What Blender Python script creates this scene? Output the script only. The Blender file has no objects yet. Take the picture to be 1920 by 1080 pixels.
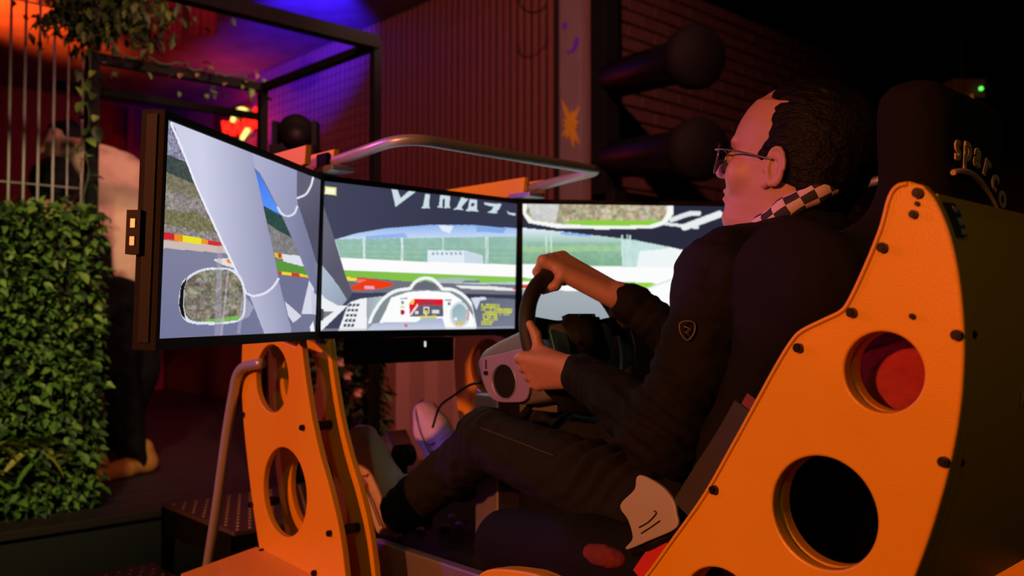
import bpy, bmesh, math, random
import numpy as np
from mathutils import Vector, Matrix
random.seed(7); np.random.seed(7)
sc = bpy.context.scene
COL = sc.collection
R = math.radians

# ------------------------------------------------------------------ camera, world, exposure, large lights
ZC = 1.15                       # lens height; x = driver's right, y = driver's forward, z = up
CX, CY = -1.382, -1.806
FPX = 1650.0                    # focal length in pixels of the 1920-wide frame
YAW = R(-43.0); PITCH = R(1.74)
cam_d = bpy.data.cameras.new('camera'); cam = bpy.data.objects.new('camera', cam_d); COL.objects.link(cam)
cam.location = (CX, CY, ZC); cam.rotation_euler = (R(90) + PITCH, 0, YAW)
cam_d.sensor_width = 36.0; cam_d.lens = 36.0 * FPX / 1920.0
cam_d.clip_start = 0.05; cam_d.clip_end = 60
cam_d.dof.use_dof = True; cam_d.dof.focus_distance = 1.45; cam_d.dof.aperture_fstop = 3.4
sc.camera = cam
w = bpy.data.worlds.new('world'); sc.world = w; w.use_nodes = True
w.node_tree.nodes['Background'].inputs[0].default_value = (0.32, 0.20, 0.26, 1)
w.node_tree.nodes['Background'].inputs[1].default_value = 0.012
vs = sc.view_settings
vs.view_transform = 'Standard'; vs.look = 'None'; vs.exposure = 0.0; vs.gamma = 1.0; vs.use_curve_mapping = False

def spot(name, loc, target, color, watts, deg, blend=0.5, size=0.08):
    l = bpy.data.lights.new(name, 'SPOT'); l.color = color; l.energy = watts
    l.spot_size = R(deg); l.spot_blend = blend; l.shadow_soft_size = size
    o = bpy.data.objects.new(name, l); COL.objects.link(o); o.location = loc
    d = Vector(target) - Vector(loc); o.rotation_euler = d.to_track_quat('-Z', 'Y').to_euler()
    return o
# venue stage spots and one added rear fill, hung high and metres away
spot('stage_spot_orange', (-5.6, -0.95, ZC + 1.35), (-0.30, -0.55, ZC - 0.10), (1.0, 0.235, 0.06), 880, 33, 0.6, 0.12)
spot('stage_spot_pink',   (-2.4, 3.6, ZC + 1.95), (-0.1, -0.95, ZC + 0.2), (1.0, 0.14, 0.42), 260, 16, 0.6, 0.1)
spot('stage_spot_hedge',  (-2.0, -1.6, ZC + 1.95), (-0.65, 1.8, ZC - 0.05), (1.0, 0.90, 0.42), 380, 30, 0.8, 0.1)
spot('stage_spot_guest',  (0.9, -0.2, ZC + 1.95), (0.05, 2.45, ZC + 0.45), (1.0, 0.55, 0.38), 190, 28, 0.7, 0.1)
spot('stage_spot_olive',  (-3.2, -2.5, ZC + 1.85), (-0.25, -0.35, ZC - 0.25), (0.85, 1.0, 0.40), 24, 34, 0.7, 0.1)
spot('stage_spot_violet', (-3.0, 2.2, ZC + 1.6), (-0.1, -0.3, ZC - 0.2), (0.36, 0.08, 1.0), 150, 26, 0.7, 0.1)
spot('rear_panel_fill',   (1.2, -4.6, ZC + 1.9), (-0.1, -1.42, ZC - 0.1), (1.0, 0.75, 0.40), 16, 24, 0.7, 0.1)  # fill added to lift the dark back panel, no known lamp there

# ------------------------------------------------------------------ measuring helpers (pixel -> place)
cy_, sy_ = math.cos(-YAW), math.sin(-YAW)      # forward = (sy_, cy_)
FW = (sy_, cy_); RT = (cy_, -sy_)
HOR = 540 + FPX * math.tan(PITCH)
def ray(px, py):
    a = (px - 960) / FPX; b = (HOR - py) / FPX
    return (FW[0] + RT[0] * a, FW[1] + RT[1] * a, b)
def at(px, py, t):
    d = ray(px, py); return (CX + d[0] * t, CY + d[1] * t, ZC + d[2] * t)
def onX(px, py, X):
    d = ray(px, py); return at(px, py, (X - CX) / d[0])
def onY(px, py, Y):
    d = ray(px, py); return at(px, py, (Y - CY) / d[1])
def onZ(px, py, Z):
    d = ray(px, py); return at(px, py, (Z - ZC) / d[2])
def proj(p):
    dx, dy = p[0] - CX, p[1] - CY
    t = dx * FW[0] + dy * FW[1]; a = dx * RT[0] + dy * RT[1]
    return (960 + a / t * FPX, HOR - (p[2] - ZC) / t * FPX)

# ------------------------------------------------------------------ object helpers
WM = {}
def tag(o, label=None, cat=None, group=None, kind=None):
    if label: o['label'] = label
    if cat: o['category'] = cat
    if group: o['group'] = group
    if kind: o['kind'] = kind
    return o
def link(o, parent=None, mw=None):
    COL.objects.link(o)
    mw = mw or Matrix.Identity(4)
    WM[o.name] = mw
    if parent is not None:
        o.parent = parent; o.matrix_parent_inverse = WM[parent.name].inverted()
    o.matrix_basis = mw
    return o
def thing(name, label, cat, loc=(0, 0, 0), group=None, kind=None):
    o = bpy.data.objects.new(name, None); o.empty_display_size = 0.05
    link(o, None, Matrix.Translation(Vector(loc)))
    return tag(o, label, cat, group, kind)
def mo(name, verts, faces, m, parent=None, smooth=False, origin=None, uv=None):
    """one mesh object from world-space vertices; its origin sits at the middle of its base"""
    v = np.asarray(verts, dtype=float)
    if origin is None:
        lo, hi = v.min(0), v.max(0); origin = ((lo[0] + hi[0]) / 2, (lo[1] + hi[1]) / 2, lo[2])
    origin = np.asarray(origin, dtype=float)
    me = bpy.data.meshes.new(name)
    me.from_pydata((v - origin).tolist(), [], [tuple(int(i) for i in f) for f in faces]); me.update()
    if smooth: me.shade_smooth()
    if m is not None:
        for mm in (m if isinstance(m, (list, tuple)) else [m]): me.materials.append(mm)
    o = bpy.data.objects.new(name, me)
    return link(o, parent, Matrix.Translation(Vector(origin.tolist())))
def inst(name, me, mw, parent=None):
    o = bpy.data.objects.new(name, me); return link(o, parent, mw)
def fixn(o):
    bm = bmesh.new(); bm.from_mesh(o.data); bmesh.ops.recalc_face_normals(bm, faces=bm.faces); bm.to_mesh(o.data); bm.free(); return o

class MB:
    """collects shapes that form ONE part"""
    def __init__(s): s.v = []; s.f = []
    def add(s, v, f):
        n = len(s.v); s.v += [tuple(map(float, p)) for p in v]; s.f += [tuple(int(i) + n for i in q) for q in f]; return s
    def box(s, x0, x1, y0, y1, z0, z1, b=0.0):
        if b <= 0:
            v = [(x, y, z) for x in (x0, x1) for y in (y0, y1) for z in (z0, z1)]
            return s.add(v, [(0, 1, 3, 2), (4, 6, 7, 5), (0, 4, 5, 1), (2, 3, 7, 6), (0, 2, 6, 4), (1, 5, 7, 3)])
        bm = bmesh.new(); bmesh.ops.create_cube(bm, size=1.0)
        for q in bm.verts:
            q.co = ((x0 + x1) / 2 + q.co.x * (x1 - x0), (y0 + y1) / 2 + q.co.y * (y1 - y0), (z0 + z1) / 2 + q.co.z * (z1 - z0))
        bmesh.ops.bevel(bm, geom=bm.edges[:], offset=b, segments=2, affect='EDGES', profile=0.6)
        bm.verts.index_update()
        s.add([q.co[:] for q in bm.verts], [[q.index for q in f.verts] for f in bm.faces]); bm.free(); return s
    def obox(s, c, ax, ay, az, hx, hy, hz):
        c, ax, ay, az = map(np.array, (c, ax, ay, az))
        v = [c + ax * i * hx + ay * j * hy + az * k * hz for i in (-1, 1) for j in (-1, 1) for k in (-1, 1)]
        return s.add(v, [(0, 1, 3, 2), (4, 6, 7, 5), (0, 4, 5, 1), (2, 3, 7, 6), (0, 2, 6, 4), (1, 5, 7, 3)])
    def tube(s, path, r, n=12, closed=False, caps=True):
        v, f = sweep(path, r, n, closed, caps)
        return s.add(v, f)
    def cyl(s, a, b, r, n=16, r2=None): return s.tube([a, b], [r, r if r2 is None else r2], n)
    def build(s, name, m, parent=None, smooth=False, **k): return mo(name, s.v, s.f, m, parent, smooth, **k)

def sweep(path, r, n=12, closed=False, caps=True, flat=1.0):
    P = [Vector(p) for p in path]; m = len(P)
    rr = r if isinstance(r, (list, tuple, np.ndarray)) else [r] * m
    v = []; f = []; up = None
    for i in range(m):
        if closed: t = P[(i + 1) % m] - P[i - 1]
        else: t = P[min(i + 1, m - 1)] - P[max(i - 1, 0)]
        t.normalize()
        if up is None:
            up = Vector((0, 0, 1)) if abs(t.z) < 0.9 else Vector((1, 0, 0))
        a = t.cross(up); a.normalize(); b = a.cross(t); up = b
        for k in range(n):
            th = 2 * math.pi * k / n
            v.append(P[i] + (a * math.cos(th) + b * math.sin(th) * flat) * rr[i])
    for i in range(m if closed else m - 1):
        for k in range(n):
            j = (i + 1) % m
            f.append((i * n + k, i * n + (k + 1) % n, j * n + (k + 1) % n, j * n + k))
    if caps and not closed:
        f.append(tuple(range(n - 1, -1, -1))); f.append(tuple(range((m - 1) * n, m * n)))
    return v, f
def crom(pts, sub=6, closed=False):
    """smooth line through points"""
    P = [np.array(p, float) for p in pts]; n = len(P); out = []
    for i in range(n if closed else n - 1):
        p1, p2 = P[i], P[(i + 1) % n]
        p0 = P[i - 1] if (closed or i > 0) else p1 * 2 - p2
        p3 = P[(i + 2) % n] if (closed or i < n - 2) else p2 * 2 - p1
        for k in range(sub):
            t = k / sub
            out.append(0.5 * ((2 * p1) + (-p0 + p2) * t + (2 * p0 - 5 * p1 + 4 * p2 - p3) * t * t + (-p0 + 3 * p1 - 3 * p2 + p3) * t ** 3))
    if not closed: out.append(P[-1])
    return out
def circ(c, r, n=40): return [(c[0] + r * math.cos(2 * math.pi * k / n), c[1] + r * math.sin(2 * math.pi * k / n)) for k in range(n)]
def plate_mesh(loops, thick, bevel=0.0):
    """flat plate with holes: outer loop first; returns verts (a, b, c) with c the thickness axis, and faces"""
    cu = bpy.data.curves.new('tmp', 'CURVE'); cu.dimensions = '2D'; cu.fill_mode = 'BOTH'
    cu.extrude = max(thick / 2 - bevel, 0.0001); cu.bevel_depth = bevel; cu.bevel_resolution = 1
    for L in loops:
        s = cu.splines.new('POLY'); s.points.add(len(L) - 1); s.use_cyclic_u = True
        for p, q in zip(s.points, L): p.co = (q[0], q[1], 0, 1)
    return curve_to_mesh(cu)
def curve_to_mesh(cu):
    o = bpy.data.objects.new('tmp', cu); COL.objects.link(o)
    dg = bpy.context.evaluated_depsgraph_get(); dg.update()
    me = bpy.data.meshes.new_from_object(o.evaluated_get(dg))
    v = [tuple(q.co) for q in me.vertices]; f = [tuple(p.vertices) for p in me.polygons]
    bpy.data.objects.remove(o); bpy.data.meshes.remove(me)
    return v, f
def text_mesh(s, size=1.0, extrude=0.002, shear=0.0, bold=0.0):
    cu = bpy.data.curves.new('tmp', 'FONT'); cu.body = s; cu.size = size; cu.extrude = extrude; cu.shear = shear; cu.offset = bold
    cu.align_x = 'CENTER'; cu.resolution_u = 4
    return curve_to_mesh(cu)
def plateX(name, loops, X, thick, m, parent, bevel=0.002, yz=True):
    v, f = plate_mesh(loops, thick, bevel)
    o = mo(name, [(X + c, a, b) for a, b, c in v], f, m, parent); return fixn(o)

# ------------------------------------------------------------------ materials
MATS = {}
def nt(m): return m.node_tree.nodes, m.node_tree.links
def mat(name, col, rough=0.6, metal=0.0, var=0.12, vscale=30.0, bump=0.0, bscale=120.0, coat=0.0, spec=0.5, sheen=0.0, trans=0.0, stretch=None):
    if name in MATS: return MATS[name]
    m = bpy.data.materials.new(name); m.use_nodes = True; N, L = nt(m); b = N['Principled BSDF']
    b.inputs['Roughness'].default_value = rough; b.inputs['Metallic'].default_value = metal
    b.inputs['Coat Weight'].default_value = coat; b.inputs['Specular IOR Level'].default_value = spec
    b.inputs['Sheen Weight'].default_value = sheen; b.inputs['Transmission Weight'].default_value = trans
    tc = N.new('ShaderNodeTexCoord'); src = tc.outputs['Object']
    if stretch:
        mp = N.new('ShaderNodeMapping'); mp.inputs['Scale'].default_value = stretch; L.new(src, mp.inputs[0]); src = mp.outputs[0]
    nz = N.new('ShaderNodeTexNoise'); nz.inputs['Scale'].default_value = vscale; nz.inputs['Detail'].default_value = 4; L.new(src, nz.inputs['Vector'])
    mx = N.new('ShaderNodeMix'); mx.data_type = 'RGBA'
    c = Vector(col)
    mx.inputs['A'].default_value = (*(c * (1 - var)), 1); mx.inputs['B'].default_value = (*[min(1, x * (1 + var)) for x in c], 1)
    L.new(nz.outputs['Fac'], mx.inputs['Factor']); L.new(mx.outputs['Result'], b.inputs['Base Color'])
    if bump > 0:
        n2 = N.new('ShaderNodeTexNoise'); n2.inputs['Scale'].default_value = bscale; n2.inputs['Detail'].default_value = 3; L.new(src, n2.inputs['Vector'])
        bp = N.new('ShaderNodeBump'); bp.inputs['Strength'].default_value = bump; bp.inputs['Distance'].default_value = 0.004
        L.new(n2.outputs['Fac'], bp.inputs['Height']); L.new(bp.outputs[0], b.inputs['Normal'])
    MATS[name] = m; return m
def emis(name, col, strength=1.0):
    if name in MATS: return MATS[name]
    m = bpy.data.materials.new(name); m.use_nodes = True; N, L = nt(m)
    for n in list(N): N.remove(n)
    e = N.new('ShaderNodeEmission'); e.inputs[0].default_value = (*col, 1); e.inputs[1].default_value = strength
    o = N.new('ShaderNodeOutputMaterial'); L.new(e.outputs[0], o.inputs[0]); MATS[name] = m; return m
M_yellow = mat('yellow_powder_coat', (0.80, 0.40, 0.012), 0.34, 0, 0.05, 14, 0.12, 420, coat=0.15)
M_black = mat('black_metal', (0.006, 0.006, 0.007), 0.75, 0.0, 0.2, 40, spec=.1)
M_bolt = mat('black_bolt', (0.02, 0.017, 0.016), 0.35, 0.6, 0.2, 90)
M_plast = mat('black_plastic', (0.007, 0.007, 0.008), 0.55, 0, 0.15, 60, 0.1, 700, spec=.2)
M_bezel = mat('monitor_plastic', (0.008, 0.006, 0.007), 0.7, 0, 0.1, 60, spec=.2)
M_chrome = mat('brushed_tube', (0.50, 0.48, 0.48), 0.36, 0.45, 0.08, 60, 0.05, 400)
M_alu = mat('brushed_aluminium', (0.50, 0.47, 0.50), 0.42, 0.85, 0.1, 80, 0.06, 500)
M_gun = mat('grey_plastic_housing', (0.16, 0.165, 0.17), 0.32, 0.2, 0.08, 40)
M_seat = mat('black_seat_fabric', (0.0045, 0.004, 0.0045), 0.85, 0, 0.25, 200, 0.25, 900, spec=.2)
M_plush = mat('red_seat_plush', (0.42, 0.035, 0.045), 0.9, 0, 0.35, 60, 0.6, 600, sheen=0.1)
M_rubber = mat('black_rubber', (0.012, 0.011, 0.011), 0.6, 0, 0.2, 100, 0.2, 600)
M_white = mat('white_vinyl', (0.38, 0.36, 0.39), 0.45, 0, 0.04, 20)
M_dark = mat('dark_marking', (0.01, 0.01, 0.012), 0.6)
# ------------------------------------------------------------------ distance fields -> smooth closed surfaces (bodies, clothes, cushions)
class Field:
    def __init__(s, lo, hi, h):
        s.h = h; s.lo = np.array(lo, float)
        s.n = np.ceil((np.array(hi, float) - s.lo) / h).astype(int) + 1
        s.g = np.full(tuple(s.n), 0.2, np.float32)
        s.ax = [(s.lo[i] + h * np.arange(s.n[i])).astype(np.float32) for i in range(3)]
    def _sl(s, lo, hi):
        a = np.clip(np.floor((np.array(lo) - s.lo) / s.h).astype(int), 0, s.n); b = np.clip(np.ceil((np.array(hi) - s.lo) / s.h).astype(int) + 1, 0, s.n)
        return tuple(slice(i, j) for i, j in zip(a, b))
    def _xyz(s, sl): return np.meshgrid(s.ax[0][sl[0]], s.ax[1][sl[1]], s.ax[2][sl[2]], indexing='ij', sparse=True)
    def apply(s, fn, lo, hi, k=0.02, op='u'):
        sl = s._sl(lo, hi)
        if any(q.stop <= q.start for q in sl): return s
        d = np.asarray(fn(*s._xyz(sl)), np.float32); a = s.g[sl]
        if op == 's':
            b = -d; h = np.maximum(k - np.abs(a - b), 0) / k; s.g[sl] = np.maximum(a, b) + h * h * k * 0.25
        elif op == 'i':
            h = np.maximum(k - np.abs(a - d), 0) / k; s.g[sl] = np.maximum(a, d) + h * h * k * 0.25
        else:
            h = np.maximum(k - np.abs(a - d), 0) / k; s.g[sl] = np.minimum(a, d) - h * h * k * 0.25
        return s
    def cap(s, a, b, ra, rb=None, k=0.02, op='u'):
        rb = ra if rb is None else rb
        a = np.array(a, float); b = np.array(b, float); ba = b - a; L = max(ba @ ba, 1e-9); m = max(ra, rb) + k * 1.5 + 0.012
        def fn(X, Y, Z):
            h = np.clip(((X - a[0]) * ba[0] + (Y - a[1]) * ba[1] + (Z - a[2]) * ba[2]) / L, 0, 1)
            return np.sqrt((X - a[0] - h * ba[0]) ** 2 + (Y - a[1] - h * ba[1]) ** 2 + (Z - a[2] - h * ba[2]) ** 2) - (ra + (rb - ra) * h)
        return s.apply(fn, np.minimum(a, b) - m, np.maximum(a, b) + m, k, op)
    def ell(s, c, r, k=0.02, op='u', rot=None):
        c = np.array(c, float); r = np.array(r, float); m = r.max() + k * 1.5 + 0.012
        Rm = np.eye(3) if rot is None else np.array(rot.to_3x3() if hasattr(rot, 'to_3x3') else rot)
        def fn(X, Y, Z):
            x, y, z = X - c[0], Y - c[1], Z - c[2]
            p = [Rm[0, i] * x + Rm[1, i] * y + Rm[2, i] * z for i in range(3)]
            k0 = np.sqrt((p[0] / r[0]) ** 2 + (p[1] / r[1]) ** 2 + (p[2] / r[2]) ** 2)
            k1 = np.sqrt((p[0] / r[0] ** 2) ** 2 + (p[1] / r[1] ** 2) ** 2 + (p[2] / r[2] ** 2) ** 2) + 1e-9
            return k0 * (k0 - 1) / k1
        return s.apply(fn, c - m, c + m, k, op)
    def rbox(s, c, hs, rad, k=0.02, op='u', rot=None):
        c = np.array(c, float); hs = np.array(hs, float); m = np.linalg.norm(hs) + k * 1.5 + 0.012
        Rm = np.eye(3) if rot is None else np.array(rot.to_3x3() if hasattr(rot, 'to_3x3') else rot)
        def fn(X, Y, Z):
            x, y, z = X - c[0], Y - c[1], Z - c[2]
            q = [np.abs(Rm[0, i] * x + Rm[1, i] * y + Rm[2, i] * z) - (hs[i] - rad) for i in range(3)]
            out = np.sqrt(sum(np.maximum(t, 0) ** 2 for t in q)); ins = np.minimum(np.maximum(q[0], np.maximum(q[1], q[2])), 0)
            return out + ins - rad
        return s.apply(fn, c - m, c + m, k, op)
    def chain(s, pts, rs, k=0.02, op='u'):
        for i in range(len(pts) - 1): s.cap(pts[i], pts[i + 1], rs[i], rs[i + 1], k, op)
        return s
    def mesh(s):
        g = s.g; neg = g < 0
        cnt = np.zeros(tuple(s.n - 1), np.int8)
        for i in (0, 1):
            for j in (0, 1):
                for k in (0, 1):
                    cnt += neg[i:s.n[0] - 1 + i, j:s.n[1] - 1 + j, k:s.n[2] - 1 + k]
        act = (cnt > 0) & (cnt < 8); I = np.argwhere(act)
        idx = np.full(act.shape, -1, np.int64); idx[act] = np.arange(len(I))
        acc = np.zeros((len(I), 3)); num = np.zeros(len(I))
        cor = [(i, j, k) for i in (0, 1) for j in (0, 1) for k in (0, 1)]
        for a in cor:
            for ax in range(3):
                if a[ax]: continue
                b = list(a); b[ax] = 1
                va = g[I[:, 0] + a[0], I[:, 1] + a[1], I[:, 2] + a[2]]; vb = g[I[:, 0] + b[0], I[:, 1] + b[1], I[:, 2] + b[2]]
                cr = (va < 0) != (vb < 0); t = np.where(cr, va / np.where(cr, va - vb, 1), 0)
                p = np.tile(np.array(a, float), (len(I), 1)); p[:, ax] = t
                acc[cr] += p[cr]; num[cr] += 1
        V = s.lo + (I + acc / num[:, None]) * s.h
        F = []
        for ax in range(3):
            u, v = [(1, 2), (2, 0), (0, 1)][ax]
            sa = [slice(None)] * 3; sb = [slice(None)] * 3; sa[ax] = slice(0, -1); sb[ax] = slice(1, None)
            ch = np.argwhere(neg[tuple(sa)] != neg[tuple(sb)])
            ok = (ch[:, u] > 0) & (ch[:, v] > 0) & (ch[:, u] < s.n[u] - 1) & (ch[:, v] < s.n[v] - 1); ch = ch[ok]
            q = []
            for du, dv in ((1, 1), (0, 1), (0, 0), (1, 0)):
                c = ch.copy(); c[:, u] -= du; c[:, v] -= dv; q.append(idx[c[:, 0], c[:, 1], c[:, 2]])
            q = np.stack(q, 1); flip = ~neg[ch[:, 0], ch[:, 1], ch[:, 2]]
            q[flip] = q[flip][:, ::-1]; F.append(q)
        return V, np.concatenate(F)
def vnormals(V, F):
    n = np.cross(V[F[:, 2]] - V[F[:, 0]], V[F[:, 3]] - V[F[:, 1]]); N = np.zeros_like(V)
    for i in range(4): np.add.at(N, F[:, i], n)
    return N / (np.linalg.norm(N, axis=1, keepdims=True) + 1e-12)
def relax(V, F, it=2, lam=0.5):
    for _ in range(it):
        S = np.zeros_like(V); C = np.zeros(len(V))
        for i in range(4):
            np.add.at(S, F[:, i], V[F[:, (i + 1) % 4]]); np.add.at(C, F[:, i], 1)
            np.add.at(S, F[:, i], V[F[:, i - 1]]); np.add.at(C, F[:, i], 1)
        V = V + lam * (S / np.maximum(C, 1)[:, None] - V)
    return V
_perm = np.random.RandomState(3).rand(64, 64, 64)
def noise3(p):
    i = np.floor(p).astype(int); f = p - i; f = f * f * (3 - 2 * f); out = 0
    for a in (0, 1):
        for b in (0, 1):
            for c in (0, 1):
                wgt = (f[:, 0] if a else 1 - f[:, 0]) * (f[:, 1] if b else 1 - f[:, 1]) * (f[:, 2] if c else 1 - f[:, 2])
                out = out + wgt * _perm[(i[:, 0] + a) % 64, (i[:, 1] + b) % 64, (i[:, 2] + c) % 64]
    return out * 2 - 1
def fo(name, fld, m, parent=None, disp=None, it=2, xf=None):
    V, F = fld.mesh() if isinstance(fld, Field) else fld
    if it: V = relax(V, F, it)
    if disp is not None: V = V + vnormals(V, F) * disp(V)[:, None]
    if xf is not None: V = V @ np.array(xf.to_3x3()).T + np.array(xf.translation)
    return mo(name, V, F, m, parent, True)
# ------------------------------------------------------------------ the room
ZF = ZC - 1.15; ZT = ZC + 2.05; ZP = ZC - 0.73
XW = 2.10; YB = 1.25; YE = 7.0; YS = 5.0
M_floor = mat('dark_floor', (0.022, 0.012, 0.012), 0.55, 0, 0.4, 6, 0.2, 60)
M_deck = mat('dark_wood_platform', (0.022, 0.010, 0.010), 0.6, 0, 0.35, 9, 0.2, 80, stretch=(1, 12, 12))
M_ceil = mat('rough_dark_ceiling', (0.16, 0.13, 0.14), 0.9, 0, 0.6, 5, 1.0, 14)
M_wallk = mat('black_wall', (0.012, 0.009, 0.010), 0.8, 0, 0.3, 4)
M_slat = mat('reddish_wood_slat', (0.23, 0.075, 0.055), 0.55, 0, 0.25, 14, 0.25, 90, stretch=(10, 10, 0.7))
M_slatback = mat('dark_slat_backing', (0.012, 0.005, 0.005), 0.9)
M_brick = mat('dim_red_brick', (0.095, 0.034, 0.030), 0.85, 0, 0.4, 22, 0.7, 130)
M_mortar = mat('dark_mortar', (0.055, 0.026, 0.025), 0.95, 0, 0.3, 60, 0.5, 200)
M_pillar = mat('pale_pillar_paint', (0.24, 0.18, 0.19), 0.6, 0, 0.2, 7, 0.2, 60)

def struct(name, mb, m, label, cat, smooth=False):
    return tag(mb.build(name, m, None, smooth), label, cat, kind='structure')
struct('floor', MB().box(-7, 7, -5, YE + .3, ZF - .1, ZF), M_floor, 'dark floor of the bar under the racing machine', 'floor')
struct('ceiling', MB().box(-7, 7, -5, YE + .3, ZT, ZT + .1), M_ceil, 'rough dark ceiling washed by blue and red light', 'ceiling')
plat = struct('floor_platform', MB().box(-4, XW - .02, 1.55, YE, ZF, ZP - .03), M_wallk, 'low black platform that carries the hedge and the guests', 'platform')
for i in range(33):            # boards of the platform, seen at the front edge
    y0 = 1.53 + i * .165
    MB().box(-4, XW - .02, y0, y0 + .158, ZP - .03, ZP, .003).build('plank', M_deck, plat)
wr = struct('wall_right', MB().box(XW, XW + .15, YB + .02, YE, ZF, ZT), M_slatback, 'wall of narrow vertical reddish wooden slats behind the screens', 'wall')
sl = MB().box(-.007, .007, -.0165, .0165, 0, ZT - ZF - .01, .003); slo = sl.build('slat', M_slat, wr, origin=(0, 0, 0))
n = 0; y = 1.605
while y < YS - .02:
    mw = Matrix.Translation((XW - .007, y, ZF)) @ Matrix.Rotation(R(random.uniform(-.015, .015)), 4, 'Y')
    if n == 0: slo.matrix_basis = mw
    else: inst('slat', slo.data, mw, wr)
    y += .0602; n += 1
struct('wall_back', MB().box(-3.5, XW + .15, YE, YE + .15, ZF, ZT), mat('dark_red_wall', (0.20, 0.030, 0.035), 0.8, 0, 0.3, 3, 0.4, 20), 'dark red end wall behind the guests', 'wall')
struct('wall_right_end', MB().box(XW - .03, XW, YS, YE, ZF, ZT), MATS['dark_red_wall'], 'plain red stretch of the right wall that carries the neon sign', 'wall')
wb = struct('wall_side', MB().box(XW - .0, 7, YB + .012, YB + .2, ZF, ZT), M_mortar, 'dim brick wall behind the driver', 'wall')
bk = MB().box(-.105, .105, -.014, .014, -.0325, .0325, .004); bko = bk.build('brick', M_brick, wb, origin=(0, 0, 0))
n = 0
for r in range(20):
    z = ZT - .045 - r * .0755
    for c in range(14):
        x = 2.22 + c * .222 + (.111 if r % 2 else 0) + random.uniform(-.004, .004)
        mw = Matrix.Translation((x, YB + .004 + random.uniform(-.004, .003), z)) @ Matrix.Rotation(R(random.uniform(-.6, .6)), 4, 'Y')
        if n == 0: bko.matrix_basis = mw
        else: inst('brick', bko.data, mw, wb)
        n += 1
struct('wall_far_right', MB().box(6.9, 7, -5, YB, ZF, ZT), M_wallk, 'black wall far to the right', 'wall')
for i, (x0, yy) in enumerate(((2.9, 0), (3.9, 0), (4.9, 0))):       # ceiling joists on the right
    struct('trim_%d' % (i + 1), MB().box(x0, x0 + .12, -5, YB - .02, ZT - .16, ZT), M_wallk, ('nearest' if i == 0 else 'middle' if i == 1 else 'farthest') + ' dark ceiling joist over the brick wall', 'joist')
# pale pillar at the end of the slat wall, with projected light put on as flat coloured decals
p0 = onX(1049, 300, XW - .05)[1]; p1 = onX(1090, 300, XW - .05)[1]
pil = thing('pillar', 'pale painted pillar with purple strokes and a yellow flower as decals of projected light at the end of the slat wall', 'pillar', (XW - .03, (p0 + p1) / 2, ZF), kind='structure')
MB().box(XW - .05, XW, p1, p0, ZF, ZT, .004).build('shaft', M_pillar, pil)
M_plight = mat('purple_light_decal', (0.16, 0.03, 0.75), 0.6); M_ylight = mat('yellow_light_decal', (0.75, 0.42, 0.02), 0.6)
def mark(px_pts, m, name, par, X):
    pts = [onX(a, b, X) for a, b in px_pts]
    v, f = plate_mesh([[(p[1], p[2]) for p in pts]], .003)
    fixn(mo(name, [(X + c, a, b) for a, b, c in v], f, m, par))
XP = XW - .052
mark([(1062, 93), (1072, 90), (1077, 80), (1080, 64), (1087, 66), (1086, 80), (1078, 93), (1066, 97)], M_plight, 'light_stroke', pil, XP)
mark([(1055, 40), (1062, 36), (1065, 44), (1060, 50), (1055, 47)], M_plight, 'light_stroke', pil, XP)
mark([(1071 + 9 * math.cos(R(t)), 233 + 13 * math.sin(R(t))) for t in range(0, 360, 30)], M_ylight, 'light_petal', pil, XP - .0052)
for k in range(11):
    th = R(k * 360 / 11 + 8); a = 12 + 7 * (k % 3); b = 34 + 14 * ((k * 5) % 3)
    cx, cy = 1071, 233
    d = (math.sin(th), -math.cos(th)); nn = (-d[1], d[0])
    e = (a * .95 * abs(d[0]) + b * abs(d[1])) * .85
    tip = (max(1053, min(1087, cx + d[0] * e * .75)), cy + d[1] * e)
    mark([(cx + nn[0] * 2, cy + nn[1] * 2), ((cx + tip[0]) / 2 + nn[0] * 4, (cy + tip[1]) / 2 + nn[1] * 5), tip, ((cx + tip[0]) / 2 - nn[0] * 4, (cy + tip[1]) / 2 - nn[1] * 5), (cx - nn[0] * 2, cy - nn[1] * 2)], M_ylight, 'light_petal', pil, XP - .0004 * k)
q0 = onX(1100, 300, XW - .03)[1]; q1 = onX(1114, 300, XW - .03)[1]
struct('trim_4', MB().box(XW - .03, XW, q1, q0, ZF, ZT, .003), mat('dusky_pink_trim', (0.20, 0.10, 0.10), .6), 'narrow dusky pink trim strip beside the pale pillar', 'trim')
# ------------------------------------------------------------------ the racing machine
bolt_mb = MB().cyl((-.004, 0, 0), (.004, 0, 0), .0062, 12); bolt_mb.cyl((-.006, 0, 0), (-.004, 0, 0), .0042, 8)
bolt_me = None
def bolt(p, parent, rot=None, s=1.0):
    global bolt_me
    mw = Matrix.Translation(Vector(p)) @ (rot or Matrix.Identity(4)) @ Matrix.Scale(s, 4)
    if bolt_me is None:
        o = bolt_mb.build('bolt', M_bolt, parent, origin=(0, 0, 0)); bolt_me = o.data; o.matrix_basis = mw; WM[o.name] = mw; return o
    return inst('bolt', bolt_me, mw, parent)
def yz(pts, X): return [(onX(a, b, X)[1], onX(a, b, X)[2]) for a, b in pts]
def flatdist(c, e): return math.hypot(c[0] - e[0], c[1] - e[1])

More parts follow.
